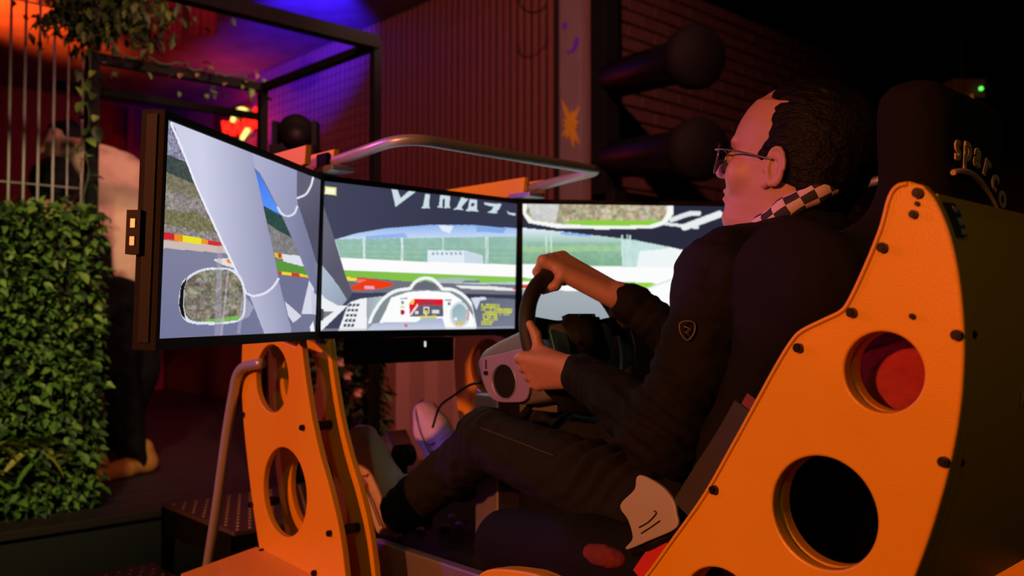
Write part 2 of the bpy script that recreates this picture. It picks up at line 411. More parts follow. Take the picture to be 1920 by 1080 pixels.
# chassis deck under everything
ch = thing('machine_chassis', 'black chassis box under the yellow racing machine', 'chassis', (0, -.5, ZF))
MB().box(-.46, .46, -1.36, .40, ZF, ZC - .66, .01).build('box', M_black, ch)
MB().box(-.30, .30, -.46, .30, ZC - .66, ZC - .635, .004).build('floor_plate', M_yellow, ch)
MB().box(-.175, .175, -.56, .02, ZC - .635, ZC - .555, .006).build('foot_deck', M_plast, ch)
ra = MB().box(-.215, -.190, -.455, -.075, ZC - .600, ZC - .522, .004).build('rail', M_alu, ch)
MB().box(.190, .215, -.455, -.075, ZC - .600, ZC - .522, .004).build('rail', M_alu, ch)
MB().box(-.188, -.183, -.44, -.14, ZC - .556, ZC - .540, .001).build('edge_strip', M_alu, ch)
for yy in (-.42, -.20): bolt((-.186, yy, ZC - .535), ra, Matrix.Rotation(R(90), 4, 'Y'), .8)

# ---- seat frame: two tall side panels, front lip, curved back panel
XS = -.318
sf = thing('racing_cockpit', 'glossy yellow cockpit shell with big round cut-outs around the driver\'s seat', 'cockpit', (0, -1.0, ZC - .66))
edge_f = [(1712, 345), (1692, 351), (1677, 374), (1661, 430), (1632, 500), (1602, 562), (1585, 584), (1555, 599), (1512, 620), (1492, 640), (1465, 682), (1424, 755), (1375, 842), (1326, 926), (1270, 1003), (1216, 1075), (1170, 1122), (1110, 1140), (1060, 1105), (1022, 1077), (970, 1066), (930, 1064), (908, 1073), (893, 1095), (885, 1150)]
edge_r = [(1736, 352), (1760, 382), (1783, 440), (1798, 510), (1806, 590), (1807, 665), (1799, 760), (1782, 850), (1757, 940), (1728, 1025), (1690, 1115), (1650, 1195)]
outer = [tuple(p) for p in crom(yz(edge_f, XS), 5)] + [(yz([(885, 1190)], XS)[0][0], ZC - .66), (yz([(1640, 1230)], XS)[0][0], ZC - .66)] + [tuple(p) for p in crom(yz(edge_r[::-1], XS), 5)]
def hole(cx, cy, ry, X):
    c = onX(cx, cy, X); e = onX(cx, cy - ry, X); return circ((c[1], c[2]), abs(e[2] - c[2]), 56)
holes = [hole(1660, 697, 80, XS), hole(1545, 956, 108, XS), hole(1352, 1140, 86, XS)]
seat_panels = []
for X in (XS, .318):
    pn = plateX('side_panel', [outer] + holes, X, .020, M_yellow, sf, .003)
    seat_panels.append(pn)
    lin = plateX('inner_liner', [[(a + .004, b - .004) for a, b in outer]] + holes, X + (.026 if X < 0 else -.026), .022, M_yellow, sf, .003)
fixn(mo('edge_trim', *sweep([(XS - .011, p[0], p[1]) for p in crom(yz(edge_f[:19], XS), 5)], .0028, 6), M_yellow, seat_panels[0], True))
for b, s in (((1724, 361), 1), ((1715, 401), .8), ((1656, 464), 1), ((1597, 586), 1), ((1496, 652), 1), ((1336, 916), 1), ((1793, 628), 1), ((1765, 864), 1), ((1722, 381), .45), ((1710, 593), .55)):
    bolt(onX(b[0], b[1], XS - .013), seat_panels[0], None, s)
MB().box(XS + .03, .29, yz([(950, 1070)], XS)[0][0] - .05, yz([(930, 1064)], XS)[0][0], ZC - .60, ZC - .492, .006).build('front_cross_panel', M_yellow, sf)
MB().box(XS + .01, XS + .10, yz([(1120, 1070)], XS)[0][0], yz([(925, 1064)], XS)[0][0], ZC - .502, ZC - .494, .003).build('top_lip', M_yellow, sf)
bolt((XS + .06, yz([(1030, 1070)], XS)[0][0], ZC - .492), sf, Matrix.Rotation(R(90), 4, 'Y'), .9)
rear = crom(yz(edge_r[1:], XS), 6)           # rear edge, top to bottom
rear = [p for p in rear if p[1] < ZC + .145]; rear[0] = np.array((rear[0][0], ZC + .143))
v = []; f = []
for p in rear:
    for X in (XS + .012, .306): v.append((X, p[0] + .004, p[1]))
for p in rear:
    for X in (XS + .012, .306): v.append((X, p[0] + .016, p[1]))
k = len(rear) * 2
for i in range(len(rear) - 1):
    a = i * 2; f += [(a, a + 1, a + 3, a + 2), (k + a, k + a + 2, k + a + 3, k + a + 1), (a, a + 2, k + a + 2, k + a), (a + 1, k + a + 1, k + a + 3, a + 3)]
f += [(0, k, k + 1, 1), (k - 2, k - 1, 2 * k - 1, 2 * k - 2)]
bp = fixn(mo('back_panel', v, f, M_yellow, sf))
def rearY(z):
    zs = [p[1] for p in rear][::-1]; ys = [p[0] for p in rear][::-1]; return float(np.interp(z, zs, ys))
def onback(px, py):
    Y = -1.41
    for _ in range(6): p = onY(px, py, Y); Y = rearY(p[2]) + .003
    return onY(px, py, Y)
for b in ((1822, 627), (1795, 865)):
    p = onback(*b); bolt((p[0], p[1], p[2]), bp, Matrix.Rotation(R(90), 4, 'Z'), .8)
# printed marks on the back panel
M_print = mat('pale_yellow_print', (0.75, 0.62, 0.12), .5); M_tan = mat('tan_embroidery', (0.50, 0.36, 0.20), .8)
def back_text(s, px, py, size, m, name, shear=0.25):
    c = onback(px, py); tv, tf = text_mesh(s, size, .0008, shear, .0006)
    mo(name, [(c[0] + a, rearY(c[2] + b) + .0025 - cc, c[2] + b) for a, b, cc in tv], tf, m, bp)
back_text('www', 1928, 756, .044, M_print, 'web_lettering')
def decal(pts, m, name, off=.0015):
    P = [onback(a, b) for a, b in pts]; v, f = plate_mesh([[(p[0], p[2]) for p in P]], .002)
    return fixn(mo(name, [(a, rearY(b) + .004 - off - .001 + c * .5, b) for a, b, c in v], f, m, bp))
decal([(1766, 378), (1788, 381), (1800, 402), (1812, 443), (1794, 445), (1786, 438)], M_dark, 'sticker', .0025)
M_grey = mat('pale_grey_print', (.42, .38, .42), .6)
decal([(1782, 386), (1789, 389), (1791, 400), (1785, 397)], M_grey, 'sticker_mark', .004)
decal([(1791, 410), (1798, 407), (1803, 420), (1797, 424)], M_grey, 'sticker_mark', .004)
decal([(1798, 428), (1806, 430), (1808, 440), (1800, 440)], M_grey, 'sticker_mark', .004)
c = onback(1932, 600); rr = .021
def disc(r0, m, name, off):
    v, f = plate_mesh([[(c[0] + r0 * math.cos(t * math.pi / 16), c[2] + r0 * 1.25 * math.sin(t * math.pi / 16)) for t in range(32)]], .002)
    fixn(mo(name, [(a, rearY(b) + .003 - off + q * .5, b) for a, b, q in v], f, m, bp))
disc(rr, M_dark, 'round_logo', .0015)
tv, tf = text_mesh('S', .044, .0006)
mo('logo_letter', [(c[0] + a, rearY(c[2] + b - .014) + .0 - q, c[2] + b - .014) for a, b, q in tv], tf, M_grey, bp)

# ---- bucket seat
st = thing('racing_chair', 'black bucket racing chair with shoulder wings and tan lettering on the headrest', 'chair', (0, -1.1, ZC - .60))
F = Field((-.34, -1.42, ZC - .64), (.34, -.43, ZC + .42), .008)
back = [(-.86, -.50), (-1.00, -.40), (-1.10, -.20), (-1.17, 0.0), (-1.225, .12)]
for i in range(4):
    for x in (-.12, 0, .12):
        F.cap((x, back[i][0] - .06, ZC + back[i][1]), (x, back[i + 1][0] - .06, ZC + back[i + 1][1]), .055, .055, .05)
for s in (-1, 1):
    F.chain([(s * .225, -.98, ZC - .36), (s * .228, -1.06, ZC - .20), (s * .230, -1.12, ZC - .05)], [.042, .046, .050], .04)   # waist bolsters
    F.ell((s * .245, -1.165, ZC + .035), (.034, .100, .105), .03)                                                            # shoulder wing
    F.cap((s * .17, -1.24, ZC + .08), (s * .24, -1.20, ZC + .03), .05, .045, .04)
    F.chain([(s * .212, -.540, ZC - .443), (s * .214, -.75, ZC - .428), (s * .216, -1.0, ZC - .40)], [.066, .068, .062], .03)  # thigh bolsters
F.rbox((0, -1.282, ZC + .20), (.145, .050, .135), .040, .04)                 # head section
F.cap((-.08, -1.24, ZC + .08), (.08, -1.24, ZC + .08), .06, .06, .05)
F.rbox((0, -.80, ZC - .52), (.23, .26, .06), .04, .04)                       # base cushion
fo('shell', F, M_seat, st, lambda V: .0012 * noise3(V * 60), 2)
for (px, py, r, x) in ((1662, 700, .062, -.235), (1345, 1120, .085, -.238)):
    p = onX(px, py, x); Fp = Field((x - .03, p[1] - .12, p[2] - .12), (x + .07, p[1] + .12, p[2] + .12), .005)
    Fp.ell((x + .026, p[1], p[2]), (.040, r * 1.25, r * 1.2)); fo('side_padding', Fp, M_plush, st, lambda V: .0015 * noise3(V * 90), 1)
Fp = Field((-.31, -.93, ZC - .44), (-.24, -.76, ZC - .33), .004); Fp.ell((-.276, -.842, ZC - .396), (.018, .046, .018)); fo('thigh_padding', Fp, mat('dark_red_plush', (.17, .022, .03), .9, 0, .4, 60, .6, 600), st, lambda V: .002 * noise3(V * 140), 1)
for i, chh in enumerate('sparco'):       # lettering curved over the back of the headrest
    th = R(10 - i * 10.6); rad = .190; cx0, cz0 = -.070, ZC + .028
    tv, tf = text_mesh(chh, .056, .0012, .16, .0012); vv = []
    for a, b, q in tv:
        r_ = rad + b
        vv.append((cx0 - r_ * math.sin(th) + a * math.cos(th), -1.3400 - q, cz0 + r_ * math.cos(th) + a * math.sin(th)))
    mo('letter', vv, tf, M_tan, st)
arc = [(-.070 - .174 * math.sin(R(t)), -1.339, ZC + .028 + .174 * math.cos(R(t))) for t in range(16, -49, -4)]
fixn(mo('underline', *sweep(arc, .0042, 6), M_tan, st))
# straps
M_belt = mat('dark_grey_webbing', (.035, .03, .035), .8, 0, .3, 300, .4, 900); M_redbelt = mat('red_webbing', (.55, .02, .03), .7, 0, .2, 200, .3, 700)
def strap(name, pts, wid, m, par, nrm=(1, 0, 0), th=.004):
    P = crom(pts, 6); v = []; f = []
    nn = Vector(nrm).normalized()
    for i, p in enumerate(P):
        t = Vector(P[min(i + 1, len(P) - 1)] - P[max(i - 1, 0)]).normalized(); s = t.cross(nn).normalized()
        for a, b in ((-1, -1), (1, -1), (1, 1), (-1, 1)): v.append(Vector(p) + s * a * wid / 2 + nn * b * th / 2)
    for i in range(len(P) - 1):
        for k in range(4): f.append((i * 4 + k, i * 4 + (k + 1) % 4, i * 4 + 4 + (k + 1) % 4, i * 4 + 4 + k))
    f += [(3, 2, 1, 0), tuple(len(v) - 4 + k for k in range(4))]
    return fixn(mo(name, v, f, m, par))
hb = thing('seat_harness', 'dark webbing harness with a red end lying between hip and yellow panel', 'harness', onX(1330, 930, -.29))
strap('lap_strap', [onX(1405, 770, -.288), onX(1370, 830, -.292), onX(1330, 890, -.296), onX(1285, 960, -.298)], .055, M_belt, hb)
strap('red_strap', [onX(1252, 1018, -.29), onX(1225, 1045, -.292), onX(1200, 1080, -.292)], .036, M_redbelt, hb)
strap('shoulder_strap', [onX(1412, 745, -.282), onX(1385, 790, -.285), onX(1350, 845, -.287)], .022, mat('maroon_webbing', (.16, .03, .03), .8, 0, .2, 200), hb)
fixn(MB().tube([onX(1187, 1028, -.285), onX(1215, 1018, -.29), onX(1262, 992, -.292)], [.010, .010, .009], 10).build('buckle_tube', M_plast, hb, True))
# white hip pad
wp = thing('hip_pad', 'white curved plastic pad with two dark slits over the seat edge', 'pad', onX(1210, 990, -.30))
def padx(y_, z_): return -.296 - .018 * (1 - ((z_ - (ZC - .345)) / .09) ** 2) * .6
poly = crom([onX(a, b, -.31)[1:] for a, b in ((1187, 893), (1183, 918), (1160, 946), (1176, 972), (1185, 1006), (1172, 1025), (1215, 1008), (1262, 986), (1262, 962), (1252, 935), (1226, 910))], 5, True)
v, f = plate_mesh([[tuple(p) for p in poly]], .006, .0015)
pv = mo('pad_shell', [(padx(a, b) + c, a, b) for a, b, c in v], f, M_white, wp); fixn(pv)
def slit(pts):
    P = [onX(a, b, -.312) for a, b in pts]; fixn(mo('slit', *sweep([(padx(p[1], p[2]) - .004, p[1], p[2]) for p in crom(P, 4)], .0011, 6), M_dark, pv))
slit([(1195, 986), (1212, 976), (1224, 963), (1225, 958), (1221, 956)]); slit([(1199, 997), (1216, 986), (1233, 974)])

# ---- monitor stand: paired plates with oval cut-outs on both sides, cross bar, top tube
ms = thing('monitor_stand', 'yellow screen stand of paired plates with round cut-outs and black spacer rods', 'stand', (0, .1, ZC - .66))
XA = -.375
YH = .06
L_edge = [(461, 643), (460, 700), (463, 770), (470, 840), (482, 935), (490, 985), (498, 1032), (515, 1110)]
R_edge = [(570, 640), (577, 700), (590, 780), (606, 850), (625, 915), (642, 985), (652, 1050), (658, 1110)]
lowo = [tuple(p) for p in crom(yz(L_edge, XA), 5)] + [tuple(p) for p in crom(yz(R_edge, XA)[::-1], 5)]
zmin = min(p[1] for p in lowo)
yA = yz([(461, 643)], XA)[0][0]; yB = yz([(570, 640)], XA)[0][0]
up = [(yB + .02, ZC - .075), (.075, ZC - .06), (.080, ZC + .10), (.075, ZC + .326), (-.050, ZC + .340), (-.055, ZC + .378), (yA + .06, ZC + .378), (yA + .08, ZC + .30), (yA + .07, ZC + .05), (yA + .03, ZC - .06)]
so = lowo + up
hs = [hole(516, 709, 65, XA), hole(541, 919, 84, XA)]
stand_plates = []
for sgn in (1, -1):
    for dx in (0, .072):
        stand_plates.append(plateX('stand_plate', [so] + hs, sgn * (XA + dx), .016, M_yellow, ms, .0025))
for a in ((577, 800), (629, 995), (465, 776), (482, 943), (503, 1028), (601, 1068)):
    p = onX(a[0], a[1], XA)
    bolt((XA - .011, p[1], p[2]), stand_plates[0], None, 1.1)
    if a[0] not in (503, 601):
        for sgn in (1, -1):
            fixn(MB().cyl((sgn * (XA + .009), p[1] + .006, p[2]), (sgn * (XA + .063), p[1] + .006, p[2]), .0105, 14).build('spacer_rod', M_rubber, ms, True))
b1 = onX(503, 1030, XA); b2 = onX(655, 1085, XA)
v = [(XA - .009, b1[1] + .03, ZC - .553), (XA - .009, b2[1] - .05, ZC - .575), (XA - .26, b2[1] - .12, ZC - .60), (XA - .20, b1[1] + .01, ZC - .575)]
v += [(a, b, ZC - .66) for a, b, c in v]
fixn(mo('foot_box', v, [(0, 1, 2, 3), (7, 6, 5, 4), (0, 4, 5, 1), (1, 5, 6, 2), (2, 6, 7, 3), (3, 7, 4, 0)], M_yellow, ms))
cb = MB().box(-.215, .09, -.004, .05, ZC - .120, ZC - .058, .004).build('cross_bar', M_black, ms)
p = onY(797, 645, -.005); fixn(MB().cyl((p[0], -.006, p[2] - .007), (p[0], -.006, p[2] + .007), .0026, 8).build('indicator_light', emis('white_indicator', (.8, .85, .75), .9), cb))
MB().box(-.40, .40, .06, .10, ZC + .02, ZC + .07, .004).build('rear_beam', M_black, ms)
MB().box(-.40, .40, .06, .10, ZC + .23, ZC + .28, .004).build('rear_beam', M_black, ms)
A_, B_, C_, D_ = (-.310, .012, ZC + .362), (-.310, -.250, ZC + .380), (.310, -.250, ZC + .380), (.310, .012, ZC + .362)
def arcpts(a, b, c, rad, n=8):
    a, b, c = map(Vector, (a, b, c)); u = (a - b).normalized(); w_ = (c - b).normalized()
    p, q = b + u * rad, b + w_ * rad
    return [(p * (1 - t) ** 2 + b * 2 * t * (1 - t) + q * t * t) for t in [i / n for i in range(n + 1)]]
A2 = Vector(at(622, 303, 2.03)); B2 = Vector(at(757, 255, 1.852)); C2 = Vector(at(1124, 319, 2.288)); D2 = Vector(at(984, 355, 2.46))
fixn(mo('top_tube', *sweep([A2] + arcpts(A2, B2, C2, .075) + arcpts(B2, C2, D2, .030) + [D2], .0125, 14), M_chrome, ms, True))
for P in (A2, D2):
    MB().box(P.x - .03, P.x + .03, P.y - .05, P.y + .035, P.z - .026, P.z - .012, .003).build('clamp_plate', M_alu, ms)
    MB().box(P.x - .018, P.x + .018, P.y - .004, P.y + .045, P.z - .022, P.z + .022, .005).build('clamp', M_black, ms)

# ---- bent handrail and perforated steps at the far left of the machine
hr = thing('step_handrail', 'bent steel handrail leaning beside the perforated steps', 'handrail', onX(392, 1080, -.40))
hp = [onX(492, 681, -.40), onX(472, 684, -.40), onX(456, 690, -.40), onX(446, 705, -.40), onX(440, 735, -.40), onX(428, 810, -.40), onX(410, 950, -.40), onX(390, 1085, -.40)]
hp.append((-.40, hp[-1][1] + .09, ZC - .95))
fixn(mo('rail_tube', *sweep(crom(hp, 5), .0125, 14), M_chrome, hr, True))
M_tread = mat('worn_steel_tread', (.10, .075, .07), .6, .2, .25, 40, .2, 200)
def step(label, x0, x1, y0, y1, z, grp):
    s = thing('grip_step', label, 'step', ((x0 + x1) / 2, (y0 + y1) / 2, ZF), grp)
    MB().box(x0, x1, y0, y1, z - .012, z, .002).build('tread', M_tread, s)
    for (a, b, c, d) in ((x0, x0 + .02, y0, y1), (x1 - .02, x1, y0, y1), (x0, x1, y0, y0 + .02), (x0, x1, y1 - .02, y1)):
        MB().box(a, b, c, d, z - .09, z - .012).build('frame_bar', M_black, s)
    for a in (x0 + .015, x1 - .015):
        for c in (y0 + .015, y1 - .015): MB().box(a - .015, a + .015, c - .015, c + .015, ZF, z - .09).build('leg', M_black, s)
    mb = MB(); nx = int((x1 - x0) / .036); ny = int((y1 - y0) / .036)
    for i in range(nx):
        for j in range(ny):
            cx, cy = x0 + .018 + i * .036 + (.018 if j % 2 else 0), y0 + .018 + j * .036
            if cx > x1 - .012: continue
            mb.add([(cx + .0065 * math.cos(k * 1.0472), cy + .0065 * math.sin(k * 1.0472), z - .001) for k in range(6)] + [(cx + .0035 * math.cos(k * 1.0472), cy + .0035 * math.sin(k * 1.0472), z + .0025) for k in range(6)],
                   [(k, (k + 1) % 6, 6 + (k + 1) % 6, 6 + k) for k in range(6)] + [tuple(range(6, 12))])
    tag(mb.build('grip_studs', mat('polished_stud', (.72, .60, .48), .35, .25), s, True), kind='stuff')
step('upper perforated steel step seen through the cut-outs of the yellow stand', -.30, .34, .45, .95, ZC - .585, 'perforated steel steps')
step('lower perforated steel step at the bottom edge, left of the handrail', -.66, -.31, .50, 1.0, ZC - .775, 'perforated steel steps')

# ---- wheel base and steering wheel
XB = -.098
wbse = thing('wheel_base', 'grey steering wheel base with round motor opening in a lilac-lit side plate', 'wheel base', (0, -.42, ZC - .2))
prof = yz([(890, 700), (893, 672), (905, 655), (930, 640), (975, 618), (1012, 598), (1030, 612), (1042, 660), (1046, 735), (1030, 752), (985, 760), (935, 756), (912, 738)], XB)
def prism(name, prof, x0, x1, m, parent, bev=.012):
    bm = bmesh.new(); vs_ = [bm.verts.new((x0, a, b)) for a, b in prof]; fc = bm.faces.new(vs_)
    r_ = bmesh.ops.extrude_face_region(bm, geom=[fc]); bmesh.ops.translate(bm, verts=[q for q in r_['geom'] if isinstance(q, bmesh.types.BMVert)], vec=(x1 - x0, 0, 0))
    bmesh.ops.recalc_face_normals(bm, faces=bm.faces)
    if bev: bmesh.ops.bevel(bm, geom=bm.edges[:], offset=bev, segments=3, affect='EDGES', profile=.5)
    bm.verts.index_update(); v = [q.co[:] for q in bm.verts]; f = [[q.index for q in x.verts] for x in bm.faces]; bm.free()
    return mo(name, v, f, m, parent, True)
hous = prism('housing', prof, XB, -XB, M_gun, wbse, .014)
sp = crom(yz([(904, 674), (945, 664), (980, 655), (992, 664), (994, 700), (990, 745), (962, 752), (930, 748), (914, 726), (905, 695)], XB - .004), 4, True)
cH = onX(948, 715, XB - .004); sph = circ((cH[1], cH[2]), .0375, 40)
spl = plateX('side_plate', [[tuple(p) for p in sp], sph], XB - .005, .008, mat('aluminium_lilac_light', (.36, .27, .58), .4, .3, .05, 30), wbse, .002)  # violet light on plain aluminium, put into the base colour
v, f = plate_mesh([circ((cH[1], cH[2]), .0372, 40)], .006, .001); fixn(mo('motor_face', [(XB - .001 + c, a, b) for a, b, c in v], f, M_plast, spl))
for i in range(4):
    a = onX(958 + i, 702 + i * 7, XB - .008); b = onX(973 - i, 699 + i * 7, XB - .008)
    fixn(MB().tube([(XB - .005, a[1], a[2]), (XB - .005, b[1], b[2])], .0014, 6).build('vent_slot', M_dark, spl))
fixn(mo('opening_rim', *sweep([(XB - .0095, a, b) for a, b in circ((cH[1], cH[2]), .0378, 40)], .0012, 6, True), M_alu, spl, True))
for a in ((971, 673), (911, 699)): bolt(onX(a[0], a[1], XB - .012), spl, None, .75)
p = onX(911, 683, XB - .010); MB().box(XB - .0102, XB - .008, p[1] - .002, p[1] + .002, p[2] - .010, p[2] + .010).build('plate_slot', M_dark, spl)
post = MB().box(-.035, .035, -.315, -.235, ZC - .560, ZC - .185, .004).build('support_post', M_alu, wbse)
MB().box(-.055, -.02, -.52, -.44, ZC - .205, ZC - .185, .003).build('lower_lever', M_gun, wbse)
fixn(mo('support_strut', *sweep([onX(1005, 752, -.05), onX(975, 785, -.05), onX(940, 830, -.05)], .010, 8), M_black, wbse, True))
cab = crom([onX(901, 717, -.06), onX(880, 722, -.05), onX(850, 742, 0), onX(825, 762, .02), onX(812, 800, .05)], 6)
fixn(mo('cable', *sweep(cab, .0032, 8), M_rubber, wbse, True))

WC = Vector((0, -.535, ZC - .052)); WN = Vector((0, -.955, .297)); WU = Vector((0, .297, .955)); WX = Vector((1, 0, 0)); RW = .150
def wpnt(deg, r=RW, n=0.0): return WC + WX * (r * math.cos(R(deg))) + WU * (r * math.sin(R(deg))) + WN * n
sw = thing('steering_wheel', 'black padded racing steering wheel gripped by the driver', 'steering wheel', WC)
fixn(mo('rim', *sweep([wpnt(t) for t in range(0, 360, 6)], .0172, 16, True), M_rubber, sw, True))
def wbox(name, c, hx, hu, hn, m, bev=.004, rot=0):
    bm = bmesh.new(); bmesh.ops.create_cube(bm, size=2.0)
    for q in bm.verts: q.co = (q.co.x * hx, q.co.y * hu, q.co.z * hn)
    bmesh.ops.bevel(bm, geom=bm.edges[:], offset=bev, segments=2, affect='EDGES')
    cr, sr = math.cos(R(rot)), math.sin(R(rot)); bm.verts.index_update()
    v = [c + WX * (q.co.x * cr - q.co.y * sr) + WU * (q.co.x * sr + q.co.y * cr) + WN * q.co.z for q in bm.verts]
    f = [[q.index for q in x.verts] for x in bm.faces]; bm.free(); return mo(name, v, f, m, sw, True)
wbox('hub', WC + WN * .012, .052, .050, .020, M_plast, .010)
wbox('centre_cap', WC + WN * .036, .030, .030, .006, M_black, .004)
for a in (8, 172): wbox('spoke', WC + WX * (.098 * math.cos(R(a))) + WU * (.098 * math.sin(R(a)) + .01), .052, .022, .006, M_plast, .003, a if a < 90 else a - 180)
wbox('spoke', WC - WU * .095, .030, .050, .006, M_plast, .003)
fixn(mo('shaft', *sweep([WC, WC - WN * .09], .030, 18), M_black, sw, True))
for sgn in (-1, 1):
    pd = wbox('shift_paddle', WC + WX * (sgn * .082) + WU * .012 - WN * .030, .030, .030, .0025, M_alu, .002)
for a in (60, 118, 200, 338): bolt(WC + WX * (.046 * math.cos(R(a))) + WU * (.046 * math.sin(R(a))) + WN * .033, sw, Matrix.Rotation(R(90), 4, 'Z'), .6)

# ---- pedals
pdl = thing('pedal_set', 'black pedal set with metal plates under the driver\'s shoes', 'pedals', (0, .1, ZC - .635))
MB().box(-.20, .24, -.02, .30, ZC - .635, ZC - .600, .004).build('pedal_base', M_plast, pdl)
PD = Vector((0, .62, .785)); PNrm = Vector((0, -.785, .62))
for x, dy in ((-.118, 0), (.02, .03), (.135, .10)):
    c = Vector((x, .150 + dy, ZC - .375)) - PNrm * .032
    MB().obox(c, (1, 0, 0), PD, PNrm, .034, .070, .003).build('pedal_plate', M_alu, pdl)
    fixn(MB().tube([c - PNrm * .004, c - PNrm * .02 - PD * .1, (x, .19 + dy * .5, ZC - .615)], [.009, .010, .012], 10).build('pedal_arm', M_black, pdl, True))
    MB().box(x - .03, x + .03, .13 + dy * .5, .25 + dy * .5, ZC - .602, ZC - .565, .004).build('pivot_block', M_black, pdl)
mt = onX(758, 852, -.04); fixn(MB().cyl((mt[0] - .02, mt[1], mt[2]), (mt[0] + .02, mt[1], mt[2]), .028, 20).build('damper', M_plast, pdl, True))
fixn(MB().tube([(mt[0], mt[1], mt[2]), (mt[0], mt[1] + .02, ZC - .61)], .012, 10).build('damper_post', M_black, pdl, True))
M_junk = mat('mixed_metal_bits', (.30, .20, .24), .4, .6, .5, 30)
for k, (px, py, s) in enumerate(((690, 960, .010), (752, 1003, .009), (790, 990, .012), (835, 985, .014), (862, 978, .010), (848, 965, .011))):
    q = onZ(px, py, ZC - .548); bm = bmesh.new(); bmesh.ops.create_icosphere(bm, subdivisions=1, radius=s); bm.verts.index_update()
    o = mo('pedal_fitting', [(q[0] + a.co.x, q[1] + a.co.y * 1.4, q[2] + a.co.z * .7) for a in bm.verts], [[b.index for b in f_.verts] for f_ in bm.faces], M_junk, pdl); bm.free()
q = onZ(700, 968, ZC - .56); fixn(MB().cyl((q[0], q[1], q[2] - .01), (q[0], q[1], q[2] + .012), .005, 8).build('blue_indicator', emis('blue_led', (.03, .01, .55), 1.0), pdl))
# ------------------------------------------------------------------ three monitors with the game picture as flat emissive print
def s2l(c):
    c = np.asarray(c, float) / 255.0
    return np.where(c <= .04045, c / 12.92, ((c + .055) / 1.055) ** 2.4)
def homog(src, dst):
    A = []; B = []
    for (x, y), (u, v) in zip(src, dst):
        A += [[x, y, 1, 0, 0, 0, -u * x, -u * y], [0, 0, 0, x, y, 1, -v * x, -v * y]]; B += [u, v]
    h = np.append(np.linalg.solve(np.array(A, float), np.array(B, float)), 1).reshape(3, 3); return h
def inside(P, poly):
    x, y = P[:, 0], P[:, 1]; c = np.zeros(len(P), bool); n = len(poly)
    for i in range(n):
        x0, y0 = poly[i]; x1, y1 = poly[i - 1]
        if y0 == y1: continue
        c ^= ((y0 > y) != (y1 > y)) & (x < (x1 - x0) * (y - y0) / (y1 - y0) + x0)
    return c
class Paint:
    def __init__(s, nu, nv, corners, off, scale):
        """corners: where the picture's corners lie (tl, tr, br, bl); drawing units are measured picture units"""
        s.nu, s.nv = nu, nv
        u, v = np.meshgrid(np.linspace(0, 1, nu + 1), np.linspace(0, 1, nv + 1)); s.uv = np.stack([u.ravel(), v.ravel()], 1)
        H = homog([(0, 0), (1, 0), (1, 1), (0, 1)], corners)
        q = np.c_[s.uv, np.ones(len(s.uv))] @ H.T; px = q[:, :2] / q[:, 2:]
        s.P = (px - np.array(off)) * scale; s.c = np.zeros((len(s.P), 3))
    def poly(s, pts, col, col2=None, axis=None, noise=0, nsc=.05, curve=False, alpha=1.0):
        if curve: pts = crom(pts, 5, True)
        m = inside(s.P, pts)
        if not m.any(): return
        col = np.array(col, float); C = np.tile(col, (m.sum(), 1))
        if col2 is not None:
            (ax, ay), (bx, by) = axis; d = np.array((bx - ax, by - ay), float)
            t = np.clip(((s.P[m] - (ax, ay)) @ d) / (d @ d), 0, 1)[:, None]; C = C * (1 - t) + np.array(col2, float) * t
        if noise:
            p3 = np.c_[s.P[m] * nsc, np.full(m.sum(), .5)]
            n = noise3(p3) * .6 + noise3(p3 * 2.3 + 7) * .6; C = C + n[:, None] * noise
            if noise > 45: C = C + np.c_[noise3(p3 + 11), noise3(p3 + 23), noise3(p3 + 37)] * noise * .22
        s.c[m] = s.c[m] * (1 - alpha) + C * alpha
    def line(s, pts, wd, col, curve=True):
        P = crom(pts, 5) if curve else [np.array(p, float) for p in pts]
        for a, b in zip(P[:-1], P[1:]):
            d = b - a; L = d @ d
            if L < 1e-9: continue
            t = np.clip(((s.P - a) @ d) / L, 0, 1)[:, None]; m = np.linalg.norm(s.P - a - t * d, axis=1) < wd / 2
            s.c[m] = col
    def mesh(s, O, U, V, name, parent, strength):
        O, U, V = map(np.array, (O, U, V)); W = O + s.uv[:, :1] * U + s.uv[:, 1:] * V
        i, j = np.meshgrid(np.arange(s.nu), np.arange(s.nv)); a = (j * (s.nu + 1) + i).ravel()
        F = np.stack([a, a + s.nu + 1, a + s.nu + 2, a + 1], 1)
        m = bpy.data.materials.new(name + '_picture'); m.use_nodes = True; N, L = nt(m)
        for n in list(N): N.remove(n)
        at_ = N.new('ShaderNodeAttribute'); at_.attribute_name = 'picture'; e = N.new('ShaderNodeEmission'); e.inputs[1].default_value = strength
        o_ = N.new('ShaderNodeOutputMaterial'); L.new(at_.outputs['Color'], e.inputs[0]); L.new(e.outputs[0], o_.inputs[0])
        o = mo(name, W, F, m, parent)
        ca = o.data.color_attributes.new('picture', 'FLOAT_COLOR', 'POINT')
        ca.data.foreach_set('color', np.c_[s2l(np.clip(s.c, 0, 255)), np.ones(len(s.c))].astype(np.float32).ravel())
        return o

